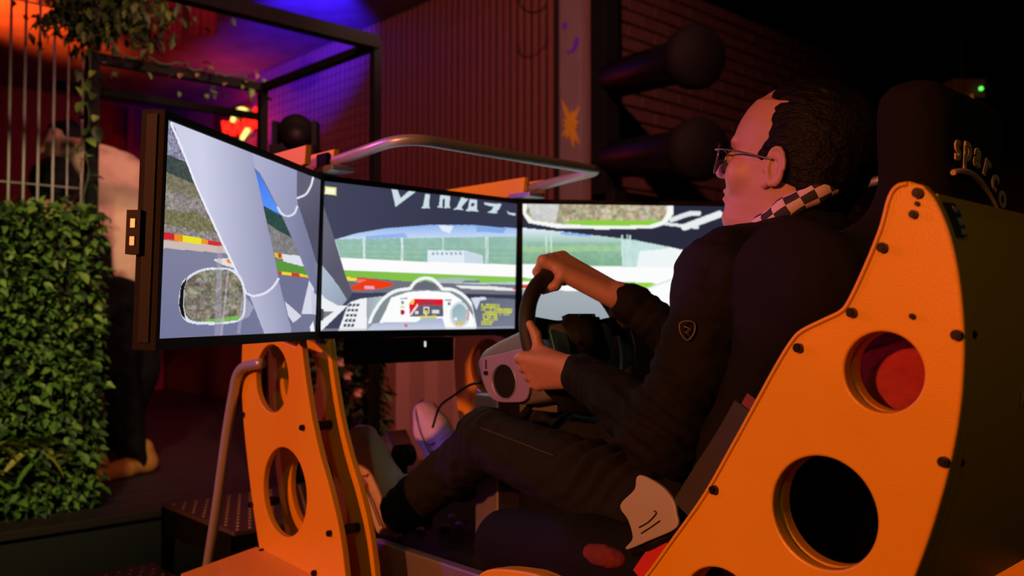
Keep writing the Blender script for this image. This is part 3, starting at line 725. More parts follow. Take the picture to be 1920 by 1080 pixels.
WS, HS = .622, .350
def mon(name, label, a, b, tilt=R(1.8)):
    """a, b: lower left / lower right ends (x, y) of the picture, seen by the driver; returns picture origin (top left), right and down vectors"""
    a = Vector((*a, ZC - .038)); b = Vector((*b, ZC - .038)); ux = (b - a).normalized()
    nrm = Vector((ux.y, -ux.x, 0))                       # towards the driver
    upv = (Vector((0, 0, 1)) * math.cos(tilt) + nrm * math.sin(tilt)); nn = (nrm * math.cos(tilt) - Vector((0, 0, 1)) * math.sin(tilt))
    W = (b - a).length; c = (a + b) / 2 + upv * (HS / 2)
    t = thing(name, label, 'monitor', (c.x, c.y, ZC - .06))
    def bar(nm, cu, cv, hu, hv, d0, d1, m, par=t):
        return MB().obox(c + ux * cu + upv * cv + nn * ((d0 + d1) / 2), ux, upv, nn, hu, hv, (d1 - d0) / 2).build(nm, m, par)
    bz = .011; bt = .013; bb = .018
    bar('back_shell', 0, (bt - bb) / 2 + 0, W / 2 + bz, HS / 2 + (bt + bb) / 2, -.034, -.002, M_bezel)
    bar('bezel', 0, HS / 2 + bt / 2, W / 2 + bz, bt / 2, -.002, .006, M_bezel); bar('bezel', 0, -HS / 2 - bb / 2, W / 2 + bz, bb / 2, -.002, .006, M_bezel)
    for s in (-1, 1): bar('bezel', s * (W / 2 + bz / 2), 0, bz / 2, HS / 2, -.002, .006, M_bezel)
    bar('mount_block', 0, 0, .08, .08, -.060, -.034, M_black)
    for u_, l_ in ((-1, .008), (1, .008)): pass
    tl = a + upv * HS + nn * .0005
    return t, tl, b - a, -upv * HS, (ux, upv, nn, c, W)
# picture corners measured on the reference
LC = [(302.4, 225), (588, 328), (580, 616), (285, 639)]
MC = [(606.4, 337), (965, 382.6), (960, 616.5), (598, 618.5)]
cL0, cL1 = (-.842, -.400), (-.330, -.012)
PL_ = Paint(400, 225, LC, (220, 180), 2.16)
PM_ = Paint(400, 225, MC, (580, 300), 2.843)
# left picture
p = PL_
p.poly([(0, 0), (864, 0), (864, 1080), (0, 1080)], (128, 132, 158), (112, 114, 146), ((400, 620), (400, 980)))
p.poly([(150, 60), (330, 60), (440, 620), (150, 600)], (140, 132, 128), noise=45, nsc=.09)
p.poly([(150, 80), (290, 100), (300, 290), (150, 232)], (140, 138, 165), noise=70, nsc=.16)
p.poly([(150, 228), (266, 268), (310, 372), (150, 300)], (66, 76, 72), noise=18, nsc=.1)
p.poly([(150, 298), (310, 362), (340, 420), (150, 372)], (124, 118, 96), noise=30, nsc=.1)
p.poly([(150, 462), (300, 470), (380, 520), (390, 552), (150, 520)], (118, 116, 84), noise=28, nsc=.1)
for x0, x1, col in ((150, 212, (205, 40, 50)), (212, 246, (232, 140, 30)), (246, 320, (235, 225, 40)), (320, 346, (235, 150, 40)), (346, 420, (210, 45, 50))):
    yy = lambda x: 550 + (x - 157) * .155
    p.poly([(x0, yy(x0)), (x1, yy(x1)), (x1, yy(x1) + 27), (x0, yy(x0) + 34)], col)
p.poly([(150, 584), (430, 606), (440, 640), (150, 618)], (206, 186, 178))
p.poly([(150, 618), (440, 634), (700, 1000), (130, 1000)], (126, 128, 156), (116, 118, 152), ((300, 640), (300, 980)))
p.poly([(370, 662), (400, 654), (450, 655), (470, 690), (420, 684)], (232, 220, 215), curve=True); p.poly([(418, 656), (445, 655), (450, 676), (425, 672)], (232, 140, 50))
# view between the struts
p.poly([(520, 250), (640, 440), (800, 760), (800, 1000), (600, 1000)], (112, 114, 145))
p.poly([(528, 285), (556, 318), (640, 470), (645, 500), (560, 440)], (70, 120, 235), (90, 150, 250), ((530, 290), (620, 460)))
p.poly([(566, 432), (600, 450), (640, 470), (690, 570), (690, 580), (590, 545)], (48, 76, 70), noise=14, nsc=.12)
p.poly([(584, 505), (640, 540), (690, 565), (710, 632), (608, 626)], (128, 126, 128), noise=26, nsc=.1)
p.poly([(610, 622), (646, 628), (648, 650), (614, 642)], (225, 190, 50)); p.poly([(626, 625), (640, 627), (640, 645), (628, 643)], (205, 60, 50))
p.poly([(644, 628), (712, 632), (735, 676), (648, 662)], (222, 224, 238))
p.poly([(616, 650), (735, 678), (752, 712), (624, 702)], (92, 150, 62))
p.poly([(626, 697), (752, 712), (754, 724), (630, 712)], (205, 60, 50)); p.poly([(640, 699), (680, 704), (682, 715), (642, 711)], (235, 215, 60)); p.poly([(712, 706), (752, 712), (752, 722), (715, 718)], (235, 215, 60))
# struts
p.poly([(515, 200), (700, 250), (703, 440), (692, 462), (662, 474), (640, 466), (626, 440), (590, 370), (552, 300), (530, 280)], (172, 174, 206), (152, 154, 188), ((540, 300), (700, 330)))
p.poly([(632, 452), (662, 474), (692, 462), (706, 425), (745, 540), (778, 650), (778, 760), (748, 720), (700, 600)], (140, 142, 175), (120, 122, 154), ((650, 560), (760, 560)))
p.poly([(700, 250), (800, 280), (800, 700), (778, 650), (745, 540), (706, 425), (700, 400)], (98, 96, 118), (82, 80, 100), ((700, 400), (790, 500)))
p.line([(766, 306), (756, 345), (736, 380), (703, 397)], 8, (226, 228, 240)); p.line([(624, 438), (640, 462), (664, 472), (690, 460), (702, 432)], 8, (222, 224, 238))
p.poly([(178, 70), (215, 130), (262, 262), (305, 372), (400, 580), (448, 680), (512, 800), (574, 960), (690, 960), (664, 875), (632, 745), (606, 610), (576, 480), (543, 330), (526, 268), (520, 200), (300, 60)], (206, 208, 232), (150, 152, 182), ((330, 400), (590, 390)))
p.line([(200, 112), (262, 262), (305, 372), (400, 580), (448, 680), (500, 792)], 9, (232, 234, 248))
p.poly([(512, 800), (560, 798), (610, 765), (630, 735), (664, 875), (690, 960), (574, 960)], (184, 186, 212), (150, 152, 182), ((540, 880), (670, 860)))
p.line([(500, 794), (530, 803), (575, 790), (608, 762), (628, 730)], 9, (228, 230, 245))
p.poly([(655, 822), (722, 880), (690, 912), (668, 880)], (215, 216, 232)); p.poly([(752, 732), (772, 765), (765, 872), (722, 872)], (214, 216, 232)); p.poly([(760, 770), (790, 800), (790, 950), (765, 880)], (200, 202, 222))
p.poly([(684, 912), (740, 872), (790, 872), (790, 950), (680, 950)], (116, 118, 148))
p.poly([(756, 925), (770, 900), (776, 945), (760, 945)], (240, 240, 245))
# door mirror
p.poly([(500, 812), (530, 850), (510, 890), (480, 905)], (160, 160, 186))
p.poly([(230, 850), (238, 772), (262, 735), (320, 700), (390, 691), (450, 700), (488, 745), (498, 830), (482, 902), (400, 924), (300, 927), (250, 908)], (222, 226, 240), curve=True)
p.poly([(230, 850), (238, 772), (264, 733), (250, 790), (247, 850), (256, 908), (240, 890)], (22, 22, 28))
p.poly([(250, 850), (254, 775), (268, 742), (325, 708), (390, 700), (440, 706), (478, 750), (490, 830), (474, 896), (400, 912), (300, 916), (262, 896)], (132, 126, 112), noise=50, nsc=.055, curve=True)
p.poly([(330, 905), (400, 900), (470, 885), (468, 905), (400, 915), (340, 917)], (120, 180, 80), noise=20, nsc=.1)
p.poly([(384, 600), (402, 600), (400, 970), (372, 970)], (176, 170, 196), alpha=.45); p.poly([(425, 690), (432, 690), (405, 970), (396, 970)], (196, 190, 212), alpha=.5); p.poly([(486, 780), (496, 800), (476, 960), (462, 960)], (190, 186, 206), alpha=.4)
# middle picture
p = PM_
p.poly([(0, 0), (1300, 0), (1300, 1100), (0, 1100)], (66, 68, 92), (54, 56, 78), ((150, 200), (700, 300)))
p.poly([(135, 418), (250, 385), (400, 360), (640, 343), (860, 346), (1110, 368), (1110, 700), (200, 700)], (150, 184, 240), (205, 222, 246), ((600, 350), (600, 420)))
p.poly([(680, 345), (760, 350), (740, 390), (700, 375)], (225, 235, 250)); p.poly([(300, 400), (500, 385), (520, 410), (300, 415)], (150, 180, 238)); p.poly([(880, 352), (1040, 362), (1020, 392), (880, 380)], (132, 170, 232))
p.poly([(137, 416), (1110, 408), (1110, 580), (170, 530)], (150, 190, 178), (140, 184, 160), ((600, 410), (600, 540)), noise=10, nsc=.02)
for x in (285, 292, 485, 492, 704, 930, 940): p.line([(x, 412), (x, 525 + (x - 285) * .04)], 6, (212, 232, 232), False)
for yv in (450, 480, 505): p.line([(150, yv), (1100, yv + 20)], 2.5, (166, 202, 192), False)
p.poly([(622, 478), (820, 482), (912, 508), (915, 552), (622, 545)], (226, 236, 246)); p.poly([(815, 484), (910, 510), (912, 552), (815, 548)], (202, 218, 232))
for x in range(645, 800, 24): p.poly([(x, 490), (x + 12, 490), (x + 12, 504), (x, 504)], (150, 172, 186))
p.poly([(165, 515), (620, 540), (1110, 560), (1110, 632), (180, 582)], (252, 252, 252))
p.poly([(178, 580), (600, 602), (1110, 628), (1110, 662), (200, 640)], (128, 190, 70), (140, 200, 86), ((200, 600), (1100, 640)))
p.poly([(640, 632), (780, 626), (900, 640), (895, 656), (700, 655)], (170, 186, 186)); p.poly([(820, 640), (898, 642), (896, 656), (800, 654)], (110, 134, 120)); p.poly([(920, 655), (1110, 650), (1110, 672), (940, 668)], (180, 202, 204))
p.poly([(190, 618), (250, 618), (600, 652), (1110, 668), (1110, 720), (210, 700)], (112, 112, 126)); p.poly([(770, 668), (950, 672), (1110, 690), (1110, 702), (800, 684)], (232, 236, 234))
p.poly([(190, 615), (255, 625), (250, 642), (195, 638)], (240, 225, 60)); p.poly([(250, 622), (330, 630), (430, 650), (438, 664), (380, 680), (280, 690), (225, 684), (222, 668), (262, 650)], (236, 62, 20), curve=True); p.poly([(290, 664), (340, 668), (344, 684), (290, 684)], (240, 160, 190)); p.poly([(250, 628), (305, 634), (260, 650), (236, 640)], (240, 120, 110))
p.poly([(1065, 690), (1110, 676), (1110, 700)], (225, 60, 40))
# roof edge and pillar on the left
p.poly([(60, 90), (78, 240), (135, 420), (190, 610), (226, 700), (200, 745), (140, 640), (60, 540)], (104, 104, 120), (88, 88, 104), ((60, 400), (200, 500)))
p.poly([(52, 545), (70, 555), (150, 660), (198, 740), (160, 780), (52, 800)], (176, 188, 206), (150, 164, 184), ((60, 640), (180, 740)))
p.poly([(50, 690), (80, 730), (150, 770), (200, 770), (60, 905), (50, 905)], (238, 240, 244)); p.poly([(60, 800), (130, 800), (60, 850)], (120, 122, 134)); p.poly([(48, 780), (76, 790), (70, 850), (48, 850)], (70, 74, 84))
# dashboard
p.poly([(200, 760), (260, 735), (400, 720), (400, 910), (150, 910)], (150, 162, 172), (190, 200, 208), ((280, 800), (400, 800)))
p.poly([(195, 790), (215, 752), (268, 735), (300, 730), (300, 905), (150, 905)], (240, 242, 246))
for r in range(5):
    for cc in range(3): x0 = 208 - r * 7 + cc * 20; y0 = 762 + r * 27; p.poly([(x0, y0), (x0 + 15, y0 - 2), (x0 + 12, y0 + 13), (x0 - 4, y0 + 15)], (74, 80, 88))
p.poly([(310, 905), (325, 830), (390, 740), (470, 690), (540, 680), (700, 680), (790, 705), (850, 760), (880, 905)], (128, 140, 146))
p.poly([(345, 905), (400, 800), (430, 730), (520, 700), (620, 694), (740, 705), (800, 745), (860, 830), (880, 905)], (252, 252, 253), curve=False)
p.line([(316, 860), (335, 815), (385, 740), (450, 696), (530, 682)], 17, (242, 246, 246)); p.line([(530, 682), (555, 650), (590, 630), (625, 628), (655, 638), (690, 672), (700, 686)], 17, (244, 246, 246)); p.line([(700, 686), (760, 692), (820, 730), (868, 800), (872, 900)], 17, (244, 246, 246))
p.poly([(545, 688), (570, 656), (605, 640), (640, 650), (680, 690)], (104, 104, 122), curve=False)
p.poly([(552, 738), (704, 742), (704, 832), (530, 832), (525, 760)], (92, 96, 108)); p.poly([(552, 738), (704, 742), (704, 772), (585, 770), (528, 826), (524, 762)], (228, 24, 46)); p.poly([(585, 752), (660, 752), (656, 768), (580, 768)], (150, 60, 78))
p.poly([(568, 764), (572, 775), (535, 826), (526, 822)], (245, 225, 225)); p.poly([(534, 742), (552, 742), (548, 766), (528, 766)], (245, 205, 90))
p.poly([(600, 780), (630, 780), (630, 818), (600, 818)], (225, 228, 230)); p.poly([(606, 788), (624, 788), (624, 812), (606, 812)], (150, 60, 60)); p.poly([(610, 800), (620, 800), (620, 830), (610, 830)], (226, 220, 60)); p.poly([(646, 798), (682, 798), (682, 818), (646, 818)], (220, 224, 226)); p.poly([(556, 802), (574, 802), (574, 820), (556, 820)], (220, 224, 226))
p.poly([(585, 828), (668, 828), (664, 856), (580, 856)], (214, 212, 96), noise=25, nsc=.1)
p.poly([(478, 798), (488, 794), (499, 800), (500, 818), (488, 824), (478, 816)], (176, 30, 50)); p.poly([(478, 776), (502, 776), (502, 786), (478, 786)], (214, 216, 160)); p.poly([(484, 748), (496, 748), (496, 764), (484, 764)], (120, 124, 130)); p.poly([(728, 756), (742, 756), (742, 772), (728, 772)], (120, 124, 130)); p.poly([(478, 732), (516, 730), (516, 740), (478, 740)], (170, 172, 176)); p.poly([(714, 740), (748, 742), (748, 750), (714, 750)], (170, 172, 176))
p.poly([(400, 862), (560, 862), (600, 840), (700, 842), (720, 910), (300, 910), (330, 868)], (176, 186, 214), (206, 212, 232), ((400, 862), (400, 905))); p.poly([(498, 872), (518, 874), (514, 890), (500, 886)], (226, 90, 110))
p.poly([(738, 820), (750, 780), (780, 756), (800, 754), (825, 772), (842, 815), (836, 866), (805, 890), (770, 888), (745, 862)], (212, 222, 230), curve=True); p.poly([(750, 820), (760, 785), (790, 766), (818, 785), (830, 820), (822, 862), (795, 880), (765, 868)], (150, 176, 190), (170, 196, 200), ((760, 780), (800, 870)), curve=True)
p.line([(832, 800), (838, 826), (832, 852)], 6, (224, 60, 60)); p.poly([(765, 862), (815, 862), (808, 882), (770, 882)], (216, 196, 110), noise=22, nsc=.12); p.poly([(762, 840), (776, 840), (776, 856), (762, 856)], (240, 244, 246))
p.poly([(850, 735), (900, 732), (1110, 745), (1110, 910), (885, 910)], (100, 104, 122), (120, 124, 146), ((900, 740), (1000, 900))); p.poly([(850, 735), (925, 730), (935, 744), (900, 750), (880, 800)], (214, 220, 234))
for r in range(9):
    y0 = 768 + r * 13; x0 = 905 + (8 if 2 < r < 6 else 0); x1 = [1000, 1000, 1060, 1060, 1062, 980, 985, 980, 965][r]
    for x in range(x0, x1, 11):
        if random.random() < .88: p.poly([(x, y0), (x + 9.5, y0), (x + 9.5, y0 + 10), (x, y0 + 10)], (206, 212, 58) if random.random() < .8 else (180, 186, 90))
p.poly([(40, 893), (1110, 890), (1110, 910), (40, 910)], (190, 196, 206), alpha=.45)
# banner lettering, seen from inside, and the little screen message
for q in ([(435, 153), (466, 155), (482, 200), (528, 160), (567, 162), (455, 246)], [(612, 178), (636, 180), (630, 243), (638, 255), (588, 254), (600, 243)], [(690, 186), (742, 193), (738, 243), (744, 254), (712, 254), (716, 205), (704, 205), (700, 243), (706, 254), (672, 251), (684, 240)],
          [(800, 200), (838, 206), (800, 250), (812, 265), (758, 262), (778, 250)], [(845, 208), (884, 214), (882, 262), (892, 274), (822, 270), (836, 258)], [(920, 226), (1012, 236), (1000, 262), (985, 276), (996, 285), (938, 280), (960, 268), (972, 248), (926, 240)], [(1038, 268), (1052, 280), (1086, 284), (1086, 298), (1050, 290)]):
    p.poly(q, (206, 222, 230))
p.poly([(855, 228), (872, 230), (866, 248), (850, 246)], (60, 62, 86)); p.poly([(84, 134), (145, 142), (143, 184), (82, 176)], (214, 216, 120)); p.poly([(90, 142), (138, 148), (137, 177), (88, 171)], (250, 250, 214))
mL = mon('monitor', 'left monitor showing a white door pillar, mirror and trackside kerb', cL0, cL1)
mM = mon('monitor', 'centre monitor showing dashboard, windscreen banner and white track wall', (-.311, 0), (.311, 0))
mR = mon('monitor', 'right monitor behind the driver\'s arms showing a rear-view mirror', (.330, -.012), (.842, -.400))
for m_ in (mL, mM, mR): tag(m_[0], group='three monitors of the racing machine')
t, tl, U, V, fr = mR
cor = [proj(tl), proj(tl + U), proj(tl + U + V), proj(tl + V)]
cor[0] = (988, 386); cor[3] = (984, 620)
PR_ = Paint(280, 158, cor, (960, 360), 3.374)
p = PR_
p.poly([(-200, -200), (4000, -200), (4000, 3000), (-200, 3000)], (46, 48, 68), (40, 41, 58), ((100, 100), (1400, 300)))
p.poly([(70, 238), (350, 262), (720, 302), (1000, 350), (1250, 405), (1500, 490), (2400, 900), (2400, 1300), (60, 1300)], (252, 252, 253))
p.poly([(70, 240), (350, 262), (720, 302), (800, 310), (800, 480), (70, 470)], (222, 234, 246), (160, 198, 180), ((100, 250), (100, 330)))
p.poly([(330, 262), (520, 280), (520, 292), (330, 280)], (140, 176, 236)); p.poly([(70, 330), (700, 330), (715, 478), (70, 470)], (146, 188, 168), (128, 176, 140), ((100, 340), (100, 470)), noise=12, nsc=.02); p.poly([(70, 360), (700, 345), (700, 380), (70, 395)], (160, 200, 150), noise=10, nsc=.02)
p.poly([(715, 310), (800, 312), (1000, 350), (1000, 400), (820, 380), (800, 480), (715, 480)], (196, 224, 220), noise=10, nsc=.02)
for x in (240, 270, 712, 745, 762): p.line([(x, 280), (x, 475)], 8, (206, 232, 228), False)
p.poly([(820, 380), (1000, 360), (1200, 400), (1200, 480), (800, 480)], (240, 246, 248))
p.poly([(60, 555), (900, 580), (860, 620), (790, 640), (60, 575)], (140, 200, 70)); p.poly([(700, 582), (925, 584), (800, 640), (700, 600)], (150, 214, 50)); p.poly([(80, 600), (300, 602), (300, 625), (80, 625)], (222, 74, 52)); p.poly([(60, 628), (560, 640), (790, 640), (820, 870), (60, 880)], (166, 174, 182), (150, 160, 168), ((100, 640), (100, 860)))
p.line([(800, 640), (1220, 480)], 10, (214, 226, 228), False); p.poly([(60, 845), (1500, 850), (1500, 900), (60, 900)], (176, 168, 186))
p.poly([(92, 60), (1036, 60), (1034, 140), (985, 208), (900, 234), (600, 243), (300, 238), (130, 208), (94, 150)], (246, 248, 244)); p.poly([(128, 60), (1000, 60), (990, 140), (960, 188), (880, 213), (600, 222), (350, 214), (160, 192), (116, 150)], (178, 168, 138), noise=50, nsc=.03); p.poly([(330, 196), (500, 186), (968, 182), (880, 214), (600, 222), (400, 214)], (140, 205, 60)); p.poly([(116, 60), (330, 60), (300, 205), (160, 192)], (206, 206, 204), noise=20, nsc=.03)
p.line([(1020, 180), (1130, 140), (1190, 135)], 30, (226, 232, 234)); p.line([(985, 205), (1180, 225)], 20, (226, 232, 234), False); p.line([(1100, 225), (1320, 140)], 42, (234, 238, 240), False); p.line([(1390, 250), (1440, 215)], 26, (236, 240, 242), False); p.line([(1410, 235), (1700, 90)], 40, (234, 238, 240), False)
for (t, tl, U, V, fr), P_ in ((mL, PL_), (mM, PM_), (mR, PR_)):
    P_.mesh(tl, U, V, 'screen', t, 1.0)
# small port box on the outer edge of the left monitor, and its side rail
t, tl, U, V, (ux, upv, nn, c, W) = mL
MB().obox(c - ux * (W / 2 + .012) - nn * .034 - upv * .008, ux, upv, nn, .010, .035, .012).build('port_box', M_plast, t)
for s in (-.018, .010): MB().obox(c - ux * (W / 2 + .0225) - nn * .034 + upv * (s - .004), ux, upv, nn, .0012, .007, .004).build('port', M_alu, t)
MB().obox(c - ux * (W / 2 + .0125) - nn * .014 + upv * 0, ux, upv, nn, .0015, HS / 2 + .006, .009).build('side_rail', M_plast, t)
# ------------------------------------------------------------------ the driver
M_skin = mat('skin', (0.46, 0.235, 0.185), 0.5, 0, 0.08, 60, 0.10, 500)
M_hair = mat('dark_hair', (0.0045, 0.0038, 0.0048), 0.5, 0, 0.5, 160, 0.9, 260, spec=.14, stretch=(1, .35, 1))
M_jacket = mat('black_jacket', (0.0042, 0.0038, 0.0046), 0.8, 0, 0.25, 300, 0.25, 900, spec=.22)
M_jeans = mat('charcoal_jeans', (0.0085, 0.0086, 0.0110), 0.85, 0, 0.3, 400, 0.4, 1400, spec=.3)
M_knit = mat('grey_knit', (0.20, 0.15, 0.20), 0.9, 0, 0.7, 140, 0.8, 260, stretch=(1, 1, 3))
M_shoe = mat('white_shoe_leather', (0.62, 0.52, 0.50), 0.55, 0, 0.12, 30, 0.15, 300)
M_sole = mat('pale_shoe_sole', (0.60, 0.52, 0.52), 0.6, 0, 0.1, 40)
M_redst = mat('dark_red_stripe', (0.30, 0.015, 0.03), 0.5)
def Z(z): return ZC + z
dr = thing('person', 'driver in black jacket and dark jeans with sunglasses holding the steering wheel', 'person', (0, -.9, Z(-.46)))

# ---- head (built around the ear line, then placed)
HM = Matrix.Translation((-.004, -1.025, Z(.243))) @ Matrix.Rotation(R(8), 4, 'Z') @ Matrix.Rotation(R(15), 4, 'X') @ Matrix.Scale(1.05, 4)
HMi = HM.inverted()
def hw(p): return HM @ Vector(p)
SK = 1.04
zz = np.array([-.125, -.115, -.108, -.10, -.090, -.078, -.068, -.062, -.055, -.050, -.042, -.030, -.020, 0, .012, .022, .036, .050, .070, .090, .110])
yf = np.array([.050, .070, .083, .089, .0925, .0895, .0900, .0920, .0905, .0930, .0935, .0900, .0890, .0900, .0890, .0920, .0985, .0975, .0915, .0820, .0680])
hwid = np.array([.028, .036, .042, .047, .0525, .057, .060, .0615, .063, .064, .066, .0685, .070, .0715, .072, .0725, .074, .0755, .0765, .0745, .0680])
yb = np.array([.030, .040, .050, .056, .060, .064, .067, .070, .073, .076, .080, .086, .091, .098, .101, .103, .105, .106, .1055, .101, .092])
HF = Field((-.12, -.14, -.19), (.12, .15, .175), .0026)
def headfn(X, Y, Zp):
    z = Zp + 0 * X + 0 * Y
    f_ = np.interp(z, zz, yf); b_ = np.interp(z, zz, yb); w_ = np.interp(z, zz, hwid)
    ax = np.abs(X) + 0 * z; y = Y + 0 * z
    fr = ((ax / w_) ** 2.35 + (np.maximum(y, 0) / f_) ** 2.1) ** (1 / 2.2)
    bk_ = np.sqrt((ax / w_) ** 2 + (np.minimum(y, 0) / b_) ** 2)
    d = np.where(y > 0, (fr - 1) * np.minimum(f_, w_) * .95, (bk_ - 1) * np.minimum(b_, w_) * .95)
    cap_ = np.maximum(z - .105, -.118 - z)
    return np.maximum(d, cap_)
HF.apply(headfn, (-.12, -.14, -.19), (.12, .15, .175), .004)
HF.ell((0, -.008, .054), (.0765, .0990, .0945), .015)
HF.cap((0, .094, .020), (0, .1135, -.013), .0075, .0105, .012)              # nose
HF.ell((0, .1145, -.0175), (.0115, .0105, .0095), .008)
for s in (-1, 1):
    HF.ell((s * .0125, .1025, -.0205), (.0075, .0105, .0075), .007)
    HF.ell((s * .0075, .1085, -.0275), (.0028, .0045, .003), .002, 's')      # nostril
    HF.ell((s * .031, .106, .010), (.017, .013, .011), .014, 's')            # eye socket
    HF.ell((s * .031, .0865, .0085), (.0125, .0105, .0115), .003)            # eye
    HF.cap((s * .012, .0985, .033), (s * .045, .083, .037), .0055, .0045, .010)  # brow
    HF.ell((s * .046, .060, -.016), (.022, .022, .024), .022)                # cheekbone
    # ear
    rot = Matrix.Rotation(R(s * 20), 3, 'Z') @ Matrix.Rotation(R(-12), 3, 'X')
    HF.ell((s * .0775, -.012, .002), (.0065, .0185, .031), .006, 'u', rot)
    HF.ell((s * .0835, -.009, .001), (.0060, .0115, .0195), .003, 's', rot)
    ring = [rot @ Vector((0, .0185 * math.cos(t) * (1 if math.cos(t) < 0 else .75), .0315 * math.sin(t))) + Vector((s * .0815, -.012, .002)) for t in [R(q) for q in range(-60, 215, 25)]]
    for a, b in zip(ring[:-1], ring[1:]): HF.cap(a, b, .0034, .0034, .003)
    HF.ell((s * .0765, .001, -.0245), (.0045, .0075, .0095), .005)           # lobe
    HF.ell((s * .0775, .0065, -.002), (.0035, .0045, .006), .004)            # tragus
HF.cap((-.020, .0925, -.0475), (.020, .0925, -.0475), .0030, .0030, .006); HF.cap((-.017, .0900, -.0600), (.017, .0900, -.0600), .0040, .0040, .006)
HF.cap((-.024, .0960, -.0540), (.024, .0960, -.0540), .0012, .0012, .003, 's')
HF.cap((0, -.030, -.04), (0, -.048, -.20), .056, .062, .03)                  # neck
HF.cap((0, .010, -.10), (0, -.02, -.19), .040, .052, .03)
HV, HFc = HF.mesh(); HV = relax(HV, HFc, 1, .4)
HV = HV @ np.array(HM.to_3x3()).T + np.array(HM.translation)

# ---- arms, hands and trunk under the clothes
SHL, ELL, WRL = (-.185, -1.03, Z(.055)), (-.262, -.955, Z(-.190)), (-.172, -.690, Z(-.108))
SHR, ELR, WRR = (.185, -1.03, Z(.055)), (.175, -.775, Z(-.125)), (.052, -.612, Z(.035))
BF = Field((-.34, -1.20, Z(-.30)), (.30, -.44, Z(.16)), .0030)
def hand(F, W, C, T, Rv, A, thumb, s4=(.031, .0105, -.010, -.029), rr=.0172):
    """grip: C point on the rim's centre line, T along the rim towards the index finger, Rv outwards, A away from the driver"""
    W, C, T, Rv, A = map(Vector, (W, C, T, Rv, A)); g = rr + .0085
    len_ = (1.0, 1.06, 1.0, .88); rad = (.0098, .0100, .0094, .0084)
    for i in range(4):
        Ci = C + T * s4[i]
        K = Ci + Rv * (g + .004) - A * .004 * (1 + i * .4)
        P1 = Ci + Rv * (g * .62) + A * (g * .92) * len_[i]
        P2 = Ci - Rv * (g * .55) + A * (g * .80)
        P3 = Ci - Rv * (g * .98) - A * (g * .20)
        base = W + (K - W) * .12 + T * s4[i] * .42
        F.cap(base, K, .0165, .0125, .014)                     # palm ray
        F.cap(K, P1, rad[i] * 1.12, rad[i], .006); F.cap(P1, P2, rad[i], rad[i] * .92, .003); F.cap(P2, P3, rad[i] * .92, rad[i] * .76, .003)
        F.ell(K + Rv * .003, (.0105, .0105, .0105), .008)      # knuckle
    t0, t1, t2, t3 = [Vector(q) for q in thumb]
    F.cap(t0, t1, .0165, .0135, .016); F.cap(t1, t2, .0120, .0108, .006); F.cap(t2, t3, .0106, .0082, .004)
# left hand, low on the rim
aL = 201
C = wpnt(aL); Rv = (WX * math.cos(R(aL)) + WU * math.sin(R(aL))); T = (WX * math.sin(R(aL)) - WU * math.cos(R(aL)))
hand(BF, WRL, C, T, Rv, -WN, (Vector(WRL) + T * .012 + Vector((.012, .02, 0)), C + T * .030 + WN * .030 + Rv * .008, C + T * .058 + WN * .030 - Rv * .004, C + T * .084 + WN * .025 - Rv * .008))
# right hand, over the top of the rim
aR = 100
C2_ = wpnt(aR); Rv2 = (WX * math.cos(R(aR)) + WU * math.sin(R(aR))); T2 = (-WX * math.sin(R(aR)) + WU * math.cos(R(aR)))
hand(BF, WRR, C2_, T2, Rv2, -WN, (Vector(WRR) + T2 * .02 + Vector((0, .012, .0)), C2_ + T2 * .020 + WN * .032 - Rv2 * .012, C2_ + T2 * .040 + WN * .022 - Rv2 * .030, C2_ + T2 * .056 - Rv2 * .031 - WN * .002))
for sh, el, wr_ in ((SHL, ELL, WRL), (SHR, ELR, WRR)):
    BF.cap(sh, el, .044, .036, .02); BF.cap(el, wr_, .036, .0245, .02)
    d = (Vector(wr_) - Vector(el)).normalized(); BF.cap(Vector(wr_) - d * .03, Vector(wr_) + d * .012, .0245, .0235, .012)
BF.chain([(0, -.93, Z(-.28)), (0, -1.00, Z(-.10)), (0, -1.06, Z(.05)), (0, -1.062, Z(.12))], [.095, .105, .10, .055], .06)
BF.cap(SHL, SHR, .055, .055, .05)
BV, BFc = BF.mesh(); BV = relax(BV, BFc, 2, .4)
body = mo('body', np.vstack([HV, BV]), np.vstack([HFc, BFc + len(HV)]), M_skin, dr, True)

# ---- hair
KF = Field((-.12, -.15, -.13), (.12, .13, .19), .003)
KF.ell((0, -.024, .054), (.0860, .1140, .1035), .01)
KF.ell((0, -.052, -.005), (.072, .062, .075), .03)
def hairline(X, Y, Zp):
    z = Zp + 0 * X + 0 * Y; ax = np.abs(X) + 0 * z
    side = np.interp(z, [-.09, -.055, -.035, -.022, -.014, .005, .02, .045, .07, .10, .125, .15], [-.088, -.074, -.064, -.048, .026, .034, .026, .012, .014, .024, .033, .030])
    top = np.interp(z, [-.09, .02, .08, .11, .13, .16], [.0, .05, .052, .048, .041, .034])
    t = np.clip((ax - .018) / .052, 0, 1); t = t * t * (3 - 2 * t)
    return (Y + 0 * z) - (top * (1 - t) + side * t)
KF.apply(hairline, (-.12, -.15, -.13), (.12, .13, .19), .006, 'i')
KF.apply(lambda X, Y, Zp: -(Zp + .078 + .25 * Y + 0 * X), (-.12, -.15, -.13), (.12, .13, .19), .01, 'i')
for s in (-1, 1): KF.ell((s * .085, -.010, .000), (.022, .0215, .033), .006, 's')
def hdisp(V):
    q = V * np.array([150, 60, 150]); return .0016 * noise3(q) + .0022 * noise3(V * 45)
fo('hair', KF, M_hair, dr, hdisp, 1, HM)

